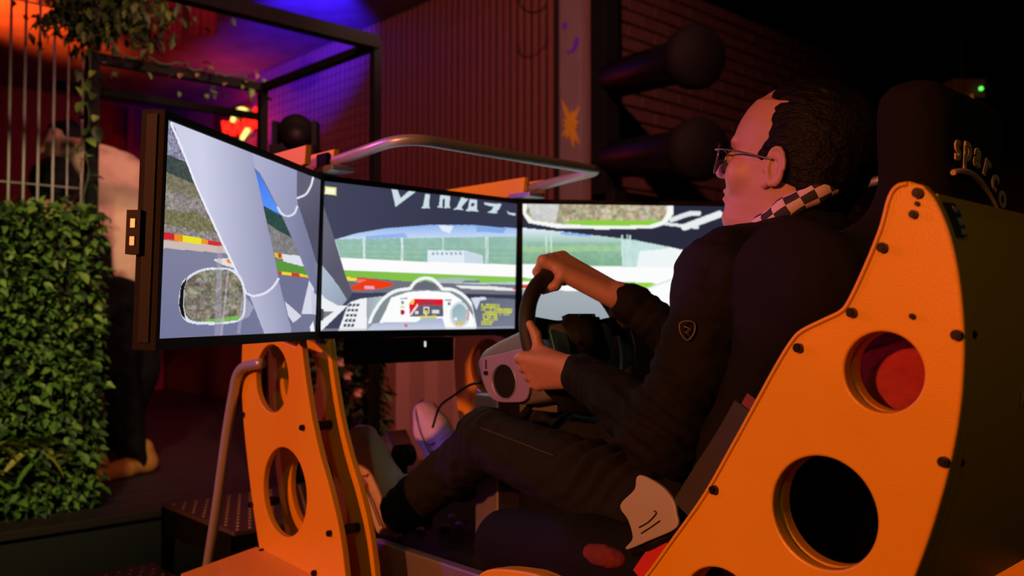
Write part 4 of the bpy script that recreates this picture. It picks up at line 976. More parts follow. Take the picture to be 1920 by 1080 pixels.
# ---- sunglasses
M_frame = mat('gunmetal_wire', (.30, .27, .29), .3, .9); M_lens = mat('dark_lens', (.035, .022, .022), .08, 0, .1, 10, spec=.8)
GM = HM
gl = MB().tube([GM @ Vector((-.009, .117, .018)), GM @ Vector((0, .1195, .021)), GM @ Vector((.009, .117, .018))], .0012, 8).build('sunglasses', M_frame, dr, True)
fixn(gl)
def lens_pt(s, t):
    a = R(t); x = .0265 * math.cos(a) * (1.0 if math.sin(a) < 0 else 1.04); z = .0225 * math.sin(a)
    if z < 0: x = x * (1 + .28 * z / .0225) ; 
    if z < 0: z *= 1.18
    xx = s * (.0345 + x); return Vector((xx, .1185 - 9.0 * max(abs(xx) - .012, 0) ** 2 * .9 - .10 * max(0, -z), .006 + z))
for s in (-1, 1):
    ring = [GM @ lens_pt(s, t) for t in range(0, 360, 12)]
    fixn(mo('lens_rim', *sweep(ring, .0016, 8, True), M_frame, gl, True))
    cc = GM @ Vector((s * .0345, .1150, .004)); v = [cc] + ring; f = [(0, i, i % 30 + 1) for i in range(1, 31)]
    v = v + [Vector(p) - (GM.to_3x3() @ Vector((0, .0016, 0))) for p in v]; f += [(31, 31 + i % 30 + 1, 31 + i) for i in range(1, 31)]
    fixn(mo('lens', v, f, M_lens, gl, True))
    e = lens_pt(s, 22)
    fixn(mo('temple_arm', *sweep([GM @ Vector(p) for p in crom([e, Vector((s * .073, .098, .016)), Vector((s * .0795, .060, .0175)), Vector((s * .0815, .020, .015)), Vector((s * .0820, -.006, .013))], 6)], .0017, 8), M_frame, gl, True))
    fixn(mo('nose_pad', *sweep([GM @ Vector((s * .010, .117, .010)), GM @ Vector((s * .0095, .113, .004))], [.0010, .0026], 8), M_frame, gl, True))

# ---- jacket
def wr_noise(amp, sc, st=(1, 1, 1)):
    st = np.array(st, float)
    return lambda V: amp * noise3(V * sc * st) + amp * .5 * noise3(V * sc * 2.1 * st + 5)
JF = Field((-.37, -1.22, Z(-.42)), (.33, -.56, Z(.20)), .005)
JF.chain([(0, -.885, Z(-.345)), (0, -.935, Z(-.22)), (0, -1.0, Z(-.08)), (0, -1.045, Z(.04))], [.140, .140, .140, .120], .08)
JF.ell((0, -1.04, Z(.03)), (.205, .105, .095), .06)
for x in (-.075, .075): JF.cap((x, -.90, Z(-.33)), (x * 1.1, -1.02, Z(.0)), .105, .110, .06)
JF.cap((-.10, -1.06, Z(.095)), (.10, -1.06, Z(.095)), .055, .055, .05)
JF.cap((0, -1.060, Z(.09)), (0, -1.052, Z(.150)), .072, .068, .025)       # collar
for sh, el, wr_ in ((SHL, ELL, WRL), (SHR, ELR, WRR)):
    sh, el, wr_ = map(Vector, (sh, el, wr_)); d = (wr_ - el).normalized()
    JF.cap(sh, el, .072, .060, .045); JF.cap(el, wr_ - d * .012, .060, .0375, .03)
    JF.cap(wr_ - d * .030, wr_ - d * .006, .0375, .0385, .008)
    JF.ell(sh, (.08, .08, .075), .05)
def jdisp(V):
    a = .0045 * noise3(V * np.array([22, 22, 40])) + .003 * noise3(V * np.array([55, 40, 60]) + 9)
    for el in (ELL, ELR):
        e = np.array(el); r_ = np.linalg.norm(V - e, axis=1); u = (V - e) @ np.array([.4, -.5, 1.0])
        a += .0045 * np.sin(u * 210 + 2 * noise3(V * 25)) * np.exp(-(r_ / .11) ** 2)
    for w_ in (WRL, WRR):
        e = np.array(w_); r_ = np.linalg.norm(V - e, axis=1); a += .002 * np.sin(r_ * 300) * np.exp(-(r_ / .10) ** 2)
    return a
fo('jacket', JF, M_jacket, dr, jdisp, 2)
# checked scarf round the neck
M_chk = bpy.data.materials.new('checked_scarf'); M_chk.use_nodes = True
N, L = nt(M_chk); b = N['Principled BSDF']; b.inputs['Roughness'].default_value = .85
uvn = N.new('ShaderNodeUVMap'); ck = N.new('ShaderNodeTexChecker'); ck.inputs['Color1'].default_value = (.62, .46, .46, 1); ck.inputs['Color2'].default_value = (.030, .022, .026, 1); ck.inputs['Scale'].default_value = 1.0
L.new(uvn.outputs[0], ck.inputs[0]); L.new(ck.outputs[0], b.inputs['Base Color'])
path = []
for k in range(48):
    t = 2 * math.pi * k / 48
    path.append(Vector((.070 * math.cos(t), -1.047 + .078 * math.sin(t), Z(.168 - .042 * math.sin(t) - .003 * math.cos(2 * t)))))
v, f = sweep(path, [.0205 + .002 * math.sin(k * 1.3) for k in range(48)], 16, True, False)
scf = mo('scarf', v, f, M_chk, dr, True); uvl = scf.data.uv_layers.new(name='UVMap')
for poly in scf.data.polygons:
    i0 = poly.index // 16; k0 = poly.index % 16
    for li, (di, dk) in zip(poly.loop_indices, ((0, 0), (0, 1), (1, 1), (1, 0))):
        uvl.data[li].uv = ((i0 + di) / 48 * 26, (k0 + dk) / 16 * 8 + .01)
fixn(scf)
# white pull ring at the collar and shield badge on the sleeve
p = Vector(onX(1381, 447, -.085)); 
for q in [at(1381, 447, 1.392)]:
    q = Vector(q); rg = [q + Vector((RT[0] * a, RT[1] * a, b)) for a, b in [(.0075 * math.cos(R(t)), .010 * math.sin(R(t))) for t in range(-80, 190, 15)]]
    fixn(mo('pull_ring', *sweep(rg, .0021, 8), M_white, dr, True))
M_badge = mat('grey_badge', (.16, .13, .15), .5)
def badge():
    c = Vector(ELL).lerp(Vector(SHL), .72); vdir = (c - Vector((CX, CY, ZC))).normalized()
    q = Vector(at(1286, 619, 1.0)); d = (q - Vector((CX, CY, ZC))).normalized()
    # nearest approach of that sight line to the sleeve surface
    best = min(((Vector((CX, CY, ZC)) + d * s, s) for s in [1.20 + .004 * i for i in range(90)]), key=lambda a: abs((a[0] - (Vector(SHL).lerp(Vector(ELL), max(0, min(1, ((a[0] - Vector(SHL)).dot(Vector(ELL) - Vector(SHL))) / (Vector(ELL) - Vector(SHL)).length_squared))))).length - .071))
    o = best[0]; r_ = Vector((RT[0], RT[1], 0)); u_ = Vector((0, 0, 1)); n_ = Vector((-FW[0], -FW[1], 0)) * .010
    sh = [(-.011, .010), (0, .014), (.011, .010), (.010, -.004), (0, -.015), (-.010, -.004)]
    fixn(mo('sleeve_badge', *sweep([o + r_ * a + u_ * b + n_ for a, b in crom(sh, 3, True)], .0012, 6, True), M_badge, dr, True))
    fixn(mo('sleeve_badge_mark', *sweep([o + r_ * a + u_ * b + n_ for a, b in ((-.005, .006), (.005, .002), (-.003, -.003), (.003, -.007))], .0011, 6), M_badge, dr, True))
badge()
# ---- shirt tail
TF = Field((-.19, -1.0, Z(-.40)), (.17, -.70, Z(-.24)), .005); TF.ell((-.02, -.845, Z(-.335)), (.128, .105, .052), .02); fo('shirt', TF, M_knit, dr, wr_noise(.003, 60), 1)

# ---- jeans
HPL, KNL, ANL = (-.095, -.880, Z(-.365)), (-.112, -.372, Z(-.272)), (-.116, -.070, Z(-.462))
HPR, KNR, ANR = (.095, -.880, Z(-.365)), (.130, -.330, Z(-.265)), (.135, .005, Z(-.440))
TR = Field((-.24, -1.04, Z(-.57)), (.24, .06, Z(-.17)), .005)
TR.ell((0, -.90, Z(-.375)), (.175, .12, .095), .05)
for h_, k_, a_ in ((HPL, KNL, ANL), (HPR, KNR, ANR)):
    TR.cap(h_, k_, .088, .064, .03); TR.cap(k_, a_, .062, .048, .02); TR.ell(Vector(k_) + Vector((0, .008, .008)), (.060, .060, .060), .02)
    d = (Vector(a_) - Vector(k_)).normalized(); TR.cap(Vector(a_) - d * .03, Vector(a_) + d * .012, .050, .054, .01)
    TR.cap(Vector(a_) - d * .26, Vector(a_) - d * .05, .052, .05, .02)
def tdisp(V):
    a = .0025 * noise3(V * np.array([30, 30, 45])) + .0018 * noise3(V * 80)
    for h_, k_, amp, wv in ((HPL, KNL, .007, 150), (HPR, KNR, .006, 140)):
        h = np.array(h_); k = np.array(k_); u = (V - h) @ (k - h) / ((k - h) @ (k - h)); top = V[:, 2] - (h + np.clip(u, 0, 1)[:, None] * (k - h))[:, 2]
        a += amp * np.sin(u * .5 * wv + V[:, 2] * 60 + 3.0 * noise3(V * 18)) * np.exp(-((u - .28) / .22) ** 2) * np.clip(top * 12 + .3, 0, 1)
        a += .003 * np.sin(u * 90 + V[:, 0] * 70 + 2 * noise3(V * 22)) * np.exp(-((u - .98) / .10) ** 2)
    for a_ in (ANL, ANR):
        r_ = np.linalg.norm(V - np.array(a_), axis=1); a += .0022 * np.sin(V[:, 1] * 110 - V[:, 2] * 100 + 1.5 * noise3(V * 16)) * np.exp(-(r_ / .12) ** 2)
    return a
fo('jeans', TR, M_jeans, dr, tdisp, 2)
sm = Vector(onX(945, 965, -.10))
# side seam along the upper leg
seam = [onX(a, b, -.172) for a, b in ((888, 800), (905, 802), (930, 812), (965, 832), (1000, 850), (1022, 868))]
seam = []
for u in np.linspace(.52, .97, 14):
    c = Vector(HPL).lerp(Vector(KNL), u); r_ = .088 + (.064 - .088) * u
    n_ = Vector((-.80, -.05, .60)).normalized(); seam.append(c + n_ * (r_ + .0015))
fixn(mo('seam', *sweep(seam, .0016, 6), mat('seam_thread', (.040, .034, .038), .8), dr, True))

# ---- shoes
def make_shoe(heel, d, n, label):
    d = Vector(d).normalized(); n = Vector(n); n = (n - d * n.dot(d)).normalized(); x = d.cross(n)
    M = Matrix(((x.x, d.x, n.x, heel[0]), (x.y, d.y, n.y, heel[1]), (x.z, d.z, n.z, heel[2]), (0, 0, 0, 1)))
    S = Field((-.07, -.04, -.02), (.07, .32, .15), .004)
    S.chain([(0, .030, .050), (0, .11, .052), (.004, .20, .040), (.006, .255, .034)], [.036, .038, .037, .030], .02)
    S.cap((0, .035, .06), (0, .06, .105), .036, .034, .02); S.cap((0, .075, .095), (0, .16, .062), .028, .028, .02)
    for a in (-.012, .014): S.cap((a, .17, .032), (a * 1.2, .265, .028), .030, .024, .015)
    S.ell((0, .052, .135), (.028, .034, .035), .006, 's')
    S.apply(lambda X, Y, Zp: -(Zp - .012 + 0 * X + 0 * Y), (-.07, -.04, -.02), (.07, .32, .15), .004, 'i')
    up_ = fo('shoe', S, M_shoe, dr, lambda V: .0008 * noise3(V * 70), 1, M)
    G = Field((-.07, -.05, -.02), (.07, .33, .05), .004)
    G.chain([(0, .025, .010), (0, .12, .010), (.004, .20, .010), (.006, .262, .014)], [.038, .037, .047, .038], .02)
    G.apply(lambda X, Y, Zp: np.abs(Zp - .008 - .35 * np.maximum(Y - .24, 0)) - .015 + 0 * X, (-.07, -.05, -.02), (.07, .33, .05), .006, 'i')
    fo('sole', G, M_sole, up_, None, 1, M)
    fixn(mo('sole_line', *sweep([M @ Vector(q) for q in crom([(-.040, .02, .025), (-.041, .11, .025), (-.047, .20, .026), (-.036, .27, .034), (0, .300, .038)], 5)], .0016, 6), M_dark, up_, True))
    for k in range(5):
        y = .105 + k * .020; zc_ = .098 - k * .0085
        fixn(mo('lace', *sweep([M @ Vector(q) for q in crom([(-.022, y - .004, zc_ - .010), (0, y, zc_ + .004), (.022, y - .004, zc_ - .010)], 4)], .0030, 8), M_sole, up_, True))
    tg = MB().tube([M @ Vector((0, .085, .108)), M @ Vector((0, .070, .135)), M @ Vector((0, .060, .150))], [.020, .022, .018], 12).build('tongue', M_shoe, up_, True); fixn(tg)
    for y0 in (.135, .165):
        P = [(-.0405, y0, .030), (-.0385, y0 - .022, .058), (-.0380, y0 - .032, .058), (-.0405, y0 - .014, .030)]
        v = [M @ Vector(q) for q in P] + [M @ Vector((q[0] + .006, q[1], q[2])) for q in P]
        fixn(mo('stripe', v, [(0, 1, 2, 3), (7, 6, 5, 4), (0, 4, 5, 1), (1, 5, 6, 2), (2, 6, 7, 3), (3, 7, 4, 0)], M_redst, up_))
    v = [M @ Vector(q) for q in ((-.0375, .004, .045), (-.0385, .030, .068), (-.0380, .022, .072), (-.036, -.002, .055))]; v += [p_ + x * .006 for p_ in v]
    fixn(mo('stripe', v, [(0, 1, 2, 3), (7, 6, 5, 4), (0, 4, 5, 1), (1, 5, 6, 2), (2, 6, 7, 3), (3, 7, 4, 0)], M_redst, up_))
    return up_
make_shoe((-.118, -.020, Z(-.540)), (0, .60, .80), (0, -.80, .60), '')
make_shoe((.140, .060, Z(-.500)), (0.04, .62, .78), (.10, -.78, .62), '')
# ------------------------------------------------------------------ plants, guests and club furniture behind the machine
def leafmesh(L, W, fold=.25, n=4):
    """one leaf along +y, a few quads folded along the midrib"""
    v = []; f = []
    for i in range(n + 1):
        t = i / n; w_ = W * math.sin(math.pi * min(1, t * .92 + .04)) ** .8; z = -.25 * L * t * t
        v += [(-w_ / 2, L * t, z + w_ * fold), (0, L * t, z), (w_ / 2, L * t, z + w_ * fold)]
    for i in range(n):
        a = i * 3; f += [(a, a + 1, a + 4, a + 3), (a + 1, a + 2, a + 5, a + 4)]
    return v, f
def leafmat(name, c): return mat(name, c, .55, 0, .45, 22, .2, 120)
M_leafA, M_leafB, M_leafC, M_leafY = leafmat('mid_green_leaf', (.10, .20, .028)), leafmat('dark_green_leaf', (.035, .075, .018)), leafmat('light_green_leaf', (.20, .30, .05)), leafmat('yellow_green_leaf', (.38, .30, .05))
def rmat(p, yaw, pit, roll, s): return Matrix.Translation(Vector(p)) @ Matrix.Rotation(yaw, 4, 'Z') @ Matrix.Rotation(pit, 4, 'X') @ Matrix.Rotation(roll, 4, 'Y') @ Matrix.Scale(s, 4)
def leaf_cloud(parent, spots, L, W, m, name='leaves'):
    lv, lf = leafmesh(L, W, .25, 2); lv = np.array(lv); V = []; Fc = []
    for k, M in enumerate(spots):
        A = np.array(M.to_3x3()); V.append(lv @ A.T + np.array(M.translation)); Fc += [tuple(i + k * len(lv) for i in q) for q in lf]
    return tag(mo(name, np.vstack(V), Fc, m, parent, True), kind='stuff')
def leaf_parts(parent, spots, L, W, mats):
    mes = []
    for i, M in enumerate(spots):
        j = i % len(mats)
        if len(mes) <= j:
            o = mo('leaf', *leafmesh(L, W), mats[j], parent, True, origin=(0, 0, 0)); mes.append(o.data); o.matrix_basis = M
        else: inst('leaf', mes[j], M, parent)
rnd = random.Random(11)
# ---- hedge wall
hx0, hx1, hy0, hy1, hz0, hz1 = -1.15, -.235, 1.72, 1.95, ZP, onY(90, 393, 1.75)[2]
hg = thing('hedge', 'dense green leafy hedge wall at the left edge', 'hedge', ((hx0 + hx1) / 2, 1.84, ZP))
MB().box(hx0 + .03, hx1 - .03, hy0 + .04, hy1 - .04, hz0, hz1 - .05).build('inner_branches', mat('dark_twigs', (.02, .018, .008), .9, 0, .4, 30, .5, 60), hg)
def face_spot(front):
    if front: p = (rnd.uniform(hx0, hx1), hy0 + rnd.uniform(-.02, .05), rnd.uniform(hz0 + .02, hz1)); yaw = R(180) + rnd.uniform(-1.1, 1.1)
    else:
        q = rnd.random()
        if q < .5: p = (rnd.uniform(hx0, hx1), rnd.uniform(hy0, hy1), hz1 + rnd.uniform(-.04, .03)); yaw = rnd.uniform(0, 6.28)
        else: p = (hx1 + rnd.uniform(-.04, .015), rnd.uniform(hy0, hy1), rnd.uniform(hz0, hz1)); yaw = R(-90) + rnd.uniform(-1, 1)
    return rmat(p, yaw, rnd.uniform(-.9, .5), rnd.uniform(-.8, .8), rnd.uniform(.7, 1.35))
for m, cnt in ((M_leafB, 2200), (M_leafA, 2400), (M_leafC, 900)): leaf_cloud(hg, [face_spot(rnd.random() < .72) for _ in range(cnt)], .036, .022, m)
sp = []
while len(sp) < 280:
    M = face_spot(True); q = proj(M.translation)
    if -5 < q[0] < 180: M.translation.y -= .022; sp.append(M)
leaf_parts(hg, sp, .039, .024, [M_leafA, M_leafC, M_leafA, M_leafB])
# long-leaved plant at its foot
lp = thing('long_leaf_plant', 'yellow-green long-leaved plant at the foot of the hedge', 'plant', onY(40, 905, 1.66))
sp = []
for k in range(44):
    px, py = rnd.uniform(-40, 105), rnd.uniform(820, 915); p = onY(px, py, 1.68 + rnd.uniform(-.03, .03))
    sp.append(rmat(p, R(-90) + rnd.uniform(-.5, .9) + (0 if rnd.random() < .75 else R(180)), rnd.uniform(-.7, .25), rnd.uniform(-.5, .5), rnd.uniform(.7, 1.2)))
leaf_parts(lp, sp, .130, .030, [M_leafY, M_leafA, M_leafY, leafmat('olive_leaf', (.22, .20, .04))])
for k in range(5):
    p = onY(20 + k * 18, 915, 1.70); fixn(MB().cyl((p[0], p[1], ZP), (p[0] + .01, p[1], p[2] + .1), .004, 6).build('stem', M_leafB, lp))
# ---- wire fence above the hedge, pergola
M_wire = mat('galvanised_bar', (.34, .31, .31), .5, .3, .15, 60)
fn = thing('bar_fence', 'galvanised vertical bar fence above the hedge', 'fence', (-.6, 1.90, ZP))
for px in (12, 40, 67, 95, 122, 149, -14, -40):
    p = onY(px, 300, 1.90); fixn(MB().cyl((p[0], 1.90, ZP + .3), (p[0], 1.90, ZC + 1.25), .0052 if px < 100 else .0032, 8).build('bar', M_wire, fn, True))
for z in (ZC + .50, ZC + 1.2): fixn(MB().cyl((-.8, 1.905, z), (-.25, 1.905, z), .004, 8).build('cross_wire', M_wire, fn, True))
pg = thing('pergola', 'black square-tube pergola with wire mesh roof sides and climbing ivy', 'pergola', (.14, 1.45, ZF))
PA, PB, PC_, PDd = (-.225, 1.90), (.497, 1.87), (.510, .985), (-.62, .985)
ztop = ZC + 1.05
def beam(name, a, b, hw_=.021, m=M_black): 
    a, b = Vector(a), Vector(b); d = (b - a).normalized(); u = Vector((0, 0, 1)) if abs(d.z) < .9 else Vector((1, 0, 0)); s = d.cross(u).normalized(); u = s.cross(d)
    return MB().obox((a + b) / 2, d, s, u, (b - a).length / 2, hw_, hw_).build(name, m, pg)
beam('post', (*PA, ZP), (*PA, ztop), .022); beam('post', (*PB, ZP), (*PB, ztop), .018); beam('post', (*PC_, ZF), (*PC_, ztop), .016)
beam('beam', (*PA, ztop - .02), (*PB, ztop - .02), .020); beam('beam', (*PC_, ztop - .012), (-1.2, .985, ztop - .012), .025); beam('beam', (*PC_, ztop - .02), (*PB, ztop - .02), .016)
beam('beam', (PA[0], PA[1] + .55, ztop - .02), (PB[0] + .3, PB[1] + .55, ztop - .02), .018)
mb = MB(); m2 = MB()
for k in range(1, 26):       # fine wire mesh between the posts on the right
    y = PC_[1] + (PB[1] - PC_[1]) * k / 26; m2.add(*sweep([(.505, y, ZC - .2), (.505, y, ztop)], .0011, 4))
for k in range(1, 32):
    z = ZC - .2 + (ztop - ZC + .2) * k / 32; m2.add(*sweep([(.505, PC_[1], z), (.505, PB[1], z)], .0011, 4))
tag(m2.build('wire_mesh', M_black, pg), kind='stuff')
for k in range(7):
    a = onX(705 - k * 31, 120, .50); 
# hanging cable ring
fixn(mo('cable_loop', *sweep([at(1000 + 26 * math.cos(R(t)), -4 + 22 * math.sin(R(t)), 4.4) for t in range(-10, 200, 12)], .004, 6), M_black, pg, True))
# ivy on the post
iv = thing('ivy', 'ivy leaves climbing the black pergola post', 'ivy', (PA[0], 1.87, ZC + .3))
sp = []
for px, py in ((150, 110), (172, 130), (140, 128), (158, 150), (135, 160), (168, 172), (155, 190), (176, 215), (150, 222), (166, 240), (158, 258), (175, 235), (148, 268), (160, 290), (165, 330), (170, 345), (155, 300), (150, 282), (62, 370), (82, 366), (130, 366), (142, 380), (168, 402), (160, 412), (108, 372)):
    p = onY(px, py, 1.85 + rnd.uniform(-.02, .01)); sp.append(rmat(p, R(180) + rnd.uniform(-1.3, 1.3), rnd.uniform(-1.2, .2), rnd.uniform(-.6, .6), rnd.uniform(.7, 1.2)))
leaf_parts(iv, sp, .055, .036, [M_leafA, M_leafC, M_leafB])
fixn(mo('stem', *sweep([onY(158 + 5 * math.sin(k), 95 + k * 16, 1.872) for k in range(20)], .0035, 6), M_leafB, iv, True))
iv2 = thing('ivy', 'thin ivy trailing along the pergola cross beam', 'ivy', (.15, 1.86, ztop - .05))
sp = []
for k in range(34):
    u = rnd.random(); p = (PA[0] + u * (PB[0] - PA[0]), 1.855 + rnd.uniform(-.02, .01), ztop - .02 + rnd.uniform(-.09, .06)); sp.append(rmat(p, R(180) + rnd.uniform(-1.4, 1.4), rnd.uniform(-1.2, .3), rnd.uniform(-.7, .7), rnd.uniform(.5, 1.0)))
leaf_parts(iv2, sp, .050, .032, [M_leafB, M_leafA, leafmat('dry_leaf', (.20, .13, .05))])
fixn(mo('stem', *sweep([(PA[0] + .03 + k * .036, 1.85, ztop + .004 + .012 * math.sin(k * 1.7)) for k in range(19)], .003, 6), M_leafB, iv2, True))
# hanging foliage at the top left
hf = thing('hanging_foliage', 'dark leafy foliage hanging from the ceiling above the fence', 'foliage', onY(200, 60, 1.95))
sp = []
for k in range(900):
    px = rnd.gauss(190, 62); py = rnd.gauss(18, 30) + 12 * math.sin(px * .05); p = onY(px, min(py, 88), 1.95 + rnd.uniform(-.22, .12)); sp.append(rmat(p, rnd.uniform(0, 6.28), rnd.uniform(-1.5, .2), rnd.uniform(-.8, .8), rnd.uniform(.6, 1.2)))
leaf_cloud(hf, sp[:600], .05, .028, M_leafB); leaf_cloud(hf, sp[600:820], .05, .028, M_leafA); leaf_parts(hf, sp[820:], .052, .03, [M_leafA, M_leafB])
fixn(MB().tube([onY(190, 10, 1.95), (onY(190, 10, 1.95)[0], 1.95, ZT)], .012, 8).build('hanger', M_black, hf))
# ---- bush with pink blossoms under the centre monitor
bs = thing('blossom_bush', 'dark green bush with pink blossoms below the centre monitor', 'bush', onY(655, 900, 1.30))
sp = []
for k in range(900):
    px, py = rnd.uniform(560, 722), rnd.uniform(600, 860); p = onY(px, py, 1.30 + rnd.uniform(-.10, .10)); sp.append(rmat(p, rnd.uniform(0, 6.28), rnd.uniform(-1.2, .6), rnd.uniform(-.9, .9), rnd.uniform(.6, 1.3)))
leaf_cloud(bs, sp[:780], .055, .03, M_leafB); leaf_parts(bs, sp[780:], .058, .032, [M_leafB, M_leafA])
M_blossom = mat('pink_blossom', (.62, .30, .26), .6)
for px, py in ((661, 655), (636, 678), (649, 703), (668, 735)):
    c = Vector(onY(px, py, 1.16)); fl = MB()
    for k in range(5):
        lv, lf = leafmesh(.026, .020, .1, 2); M = Matrix.Translation(c) @ Matrix.Rotation(R(180), 4, 'Z') @ Matrix.Rotation(R(k * 72), 4, 'Y') @ Matrix.Rotation(R(62), 4, 'X'); fl.add([M @ Vector(q) for q in lv], lf)
    fl.build('blossom', M_blossom, bs, True)
pot_c = onY(650, 900, 1.30); MB().box(pot_c[0] - .2, pot_c[0] + .2, 1.2, 1.40, ZF, pot_c[2] + .03, .01).build('planter_box', M_black, bs)
# ---- pale board screen behind the stand
bd = thing('board_screen', 'pinkish upright board screen behind the right stand plates', 'screen', onY(810, 900, 1.75))
M_bd = [mat('pale_board_a', (.50, .27, .24), .6, 0, .12, 8, .1, 60, stretch=(6, 6, .5)), mat('pale_board_b', (.40, .20, .18), .6, 0, .12, 8, .1, 60, stretch=(6, 6, .5)), mat('dark_board', (.22, .085, .06), .6, 0, .2, 8, .1, 60, stretch=(6, 6, .5))]
for a, b, mi in ((722, 743, 2), (744, 769, 0), (770, 796, 1), (797, 822, 0), (823, 850, 1), (851, 880, 0), (881, 910, 1), (911, 940, 0), (941, 968, 1), (969, 1000, 0), (1001, 1030, 1)):
    x0, x1 = onY(a, 700, 1.75)[0], onY(b, 700, 1.75)[0]; MB().box(x0, x1, 1.75, 1.775, ZP, ZC - .02, .003).build('board', M_bd[mi], bd)
# ---- neon sign
ns = thing('neon_sign', 'red and yellow neon tube sign glowing on the far red wall', 'neon sign', onX(450, 250, XW - .06))
M_nr = emis('red_neon', (1.0, .012, .006), 3.2); M_ny = emis('yellow_neon', (1.0, .80, .18), 2.2)
def neon(pts, m, r=.014): fixn(mo('neon_tube', *sweep([onX(a, b, XW - .07) for a, b in crom([(*q,) for q in pts], 5)], r, 8), m, ns, True))
neon([(433, 226), (436, 212), (446, 203), (457, 205), (462, 215)], M_ny, .018); neon([(462, 240), (456, 250), (451, 258)], M_ny, .018)
for q in ([(415, 226), (419, 246), (425, 228), (430, 250)], [(436, 252), (441, 226), (449, 250)], [(452, 250), (456, 220), (464, 222), (462, 236), (454, 238)], [(468, 242), (472, 222), (476, 200), (478, 238)], [(444, 216), (460, 214)]): neon(q, M_nr)
MB().box(XW - .055, XW - .035, onX(482, 230, XW)[1], onX(410, 230, XW)[1], onX(450, 262, XW)[2], onX(450, 196, XW)[2], .005).build('backing_plate', mat('dark_red_acrylic', (.08, .01, .01), .3), ns)
l = bpy.data.lights.new('neon_glow', 'POINT'); l.color = (1, .03, .02); l.energy = 9; l.shadow_soft_size = .12; o = bpy.data.objects.new('neon_glow', l); link(o, ns, Matrix.Translation(Vector(onX(425, 222, XW - .30))))
# ---- curtains on the end wall
cu = thing('curtain', 'red pleated curtain hanging on the far end wall', 'curtain', (1.7, YE - .1, ZP))
M_cur = mat('red_curtain', (.42, .02, .06), .85, 0, .2, 20, .2, 200)
for (x0, x1) in ((1.38, 1.62), (1.66, 2.04)):
    nn_ = 60; v = []; f = []
    for i in range(nn_ + 1):
        x = x0 + (x1 - x0) * i / nn_; y = YE - .10 + .035 * math.sin(i * .75) + .01 * math.sin(i * 2.1)
        v += [(x, y, ZP), (x, y, ZT - .05), (x, y + .006, ZP), (x, y + .006, ZT - .05)]
        if i: a = i * 4; f += [(a - 4, a, a + 1, a - 3), (a - 2, a - 1, a + 3, a + 2), (a - 3, a + 1, a + 3, a - 1)]
    mo('curtain_panel', v, f, M_cur, cu, True)
# ---- club lamps with their own light, and one added red fill
M_can = mat('black_lamp_can', (.015, .015, .016), .4)
def lamp_can(label, loc, target, color, watts, deg, r=.07):
    t = thing('stage_lamp', label, 'lamp', loc, 'ceiling stage lamps'); loc = Vector(loc); d = (Vector(target) - loc).normalized()
    mb_ = MB(); mb_.tube([loc - d * .16, loc - d * .10, loc + d * .06], [r * .6, r, r], 16, caps=False); fixn(mb_.build('can', M_can, t, True))
    fixn(MB().tube([loc - d * .165, loc - d * .16], [r * .6, r * .6], 16).build('rear_cap', M_can, t))
    fixn(MB().tube([loc - d * .06, (loc.x, loc.y, ZT)], .010, 8).build('hanger', M_can, t, True))
    l = bpy.data.lights.new('lamp_light', 'SPOT'); l.color = color; l.energy = watts; l.spot_size = R(deg); l.spot_blend = .9; l.shadow_soft_size = .03
    o = bpy.data.objects.new('lamp_light', l); link(o, t, Matrix.Translation(loc) @ d.to_track_quat('-Z', 'Y').to_matrix().to_4x4())
lamp_can('stage lamp throwing blue light on ceiling and slat wall', (1.15, 2.45, ZC + 1.86), (1.93, 4.0, ZT - .01), (.035, .008, 1.0), 1150, 46)
lamp_can('stage lamp throwing magenta light on the curtains', (-1.2, 3.6, ZC + 1.5), (1.75, 6.9, ZC + .9), (1.0, .03, .20), 80, 20)
lamp_can('stage lamp throwing orange light on the ceiling at the upper left', (-.75, 3.9, ZC + 1.2), (.20, 4.85, ZT), (1.0, .085, .008), 1500, 34)
lamp_can('added fill lamp throwing dim red light on slats and bricks', (-.6, -1.0, ZT - .20), (2.0, 2.6, ZC + .55), (1.0, .34, .27), 300, 76)  # unseen fill, added for a reddish ambient in the background
# red cloth strips under the ceiling
for k, (a, b, yb_) in enumerate(((303, 338, 88), (350, 402, 62), (268, 296, 70))):
    P = [Vector(at(a + (b - a) * i / 12, yb_, 5.6)) for i in range(13)]; v = []; f = []
    for i, q in enumerate(P):
        o_ = Vector((FW[0], FW[1], 0)) * (.02 * math.sin(i * 1.9)); v += [q + o_, Vector((q.x, q.y, ZT - .01)) + o_, q + o_ + Vector((.004, .004, 0)), Vector((q.x, q.y, ZT - .01)) + o_ + Vector((.004, .004, 0))]
        if i: n4 = i * 4; f += [(n4 - 4, n4, n4 + 1, n4 - 3), (n4 - 2, n4 - 1, n4 + 3, n4 + 2), (n4 - 4, n4 - 2, n4 + 2, n4)]
    tag(mo('ceiling_drape', v, f, M_cur, None, True), ('widest', 'longest', 'leftmost')[[1, 0, 2][k]] + ' red cloth strip hanging from the ceiling near the foliage', 'drape', 'red cloth strips under the ceiling')
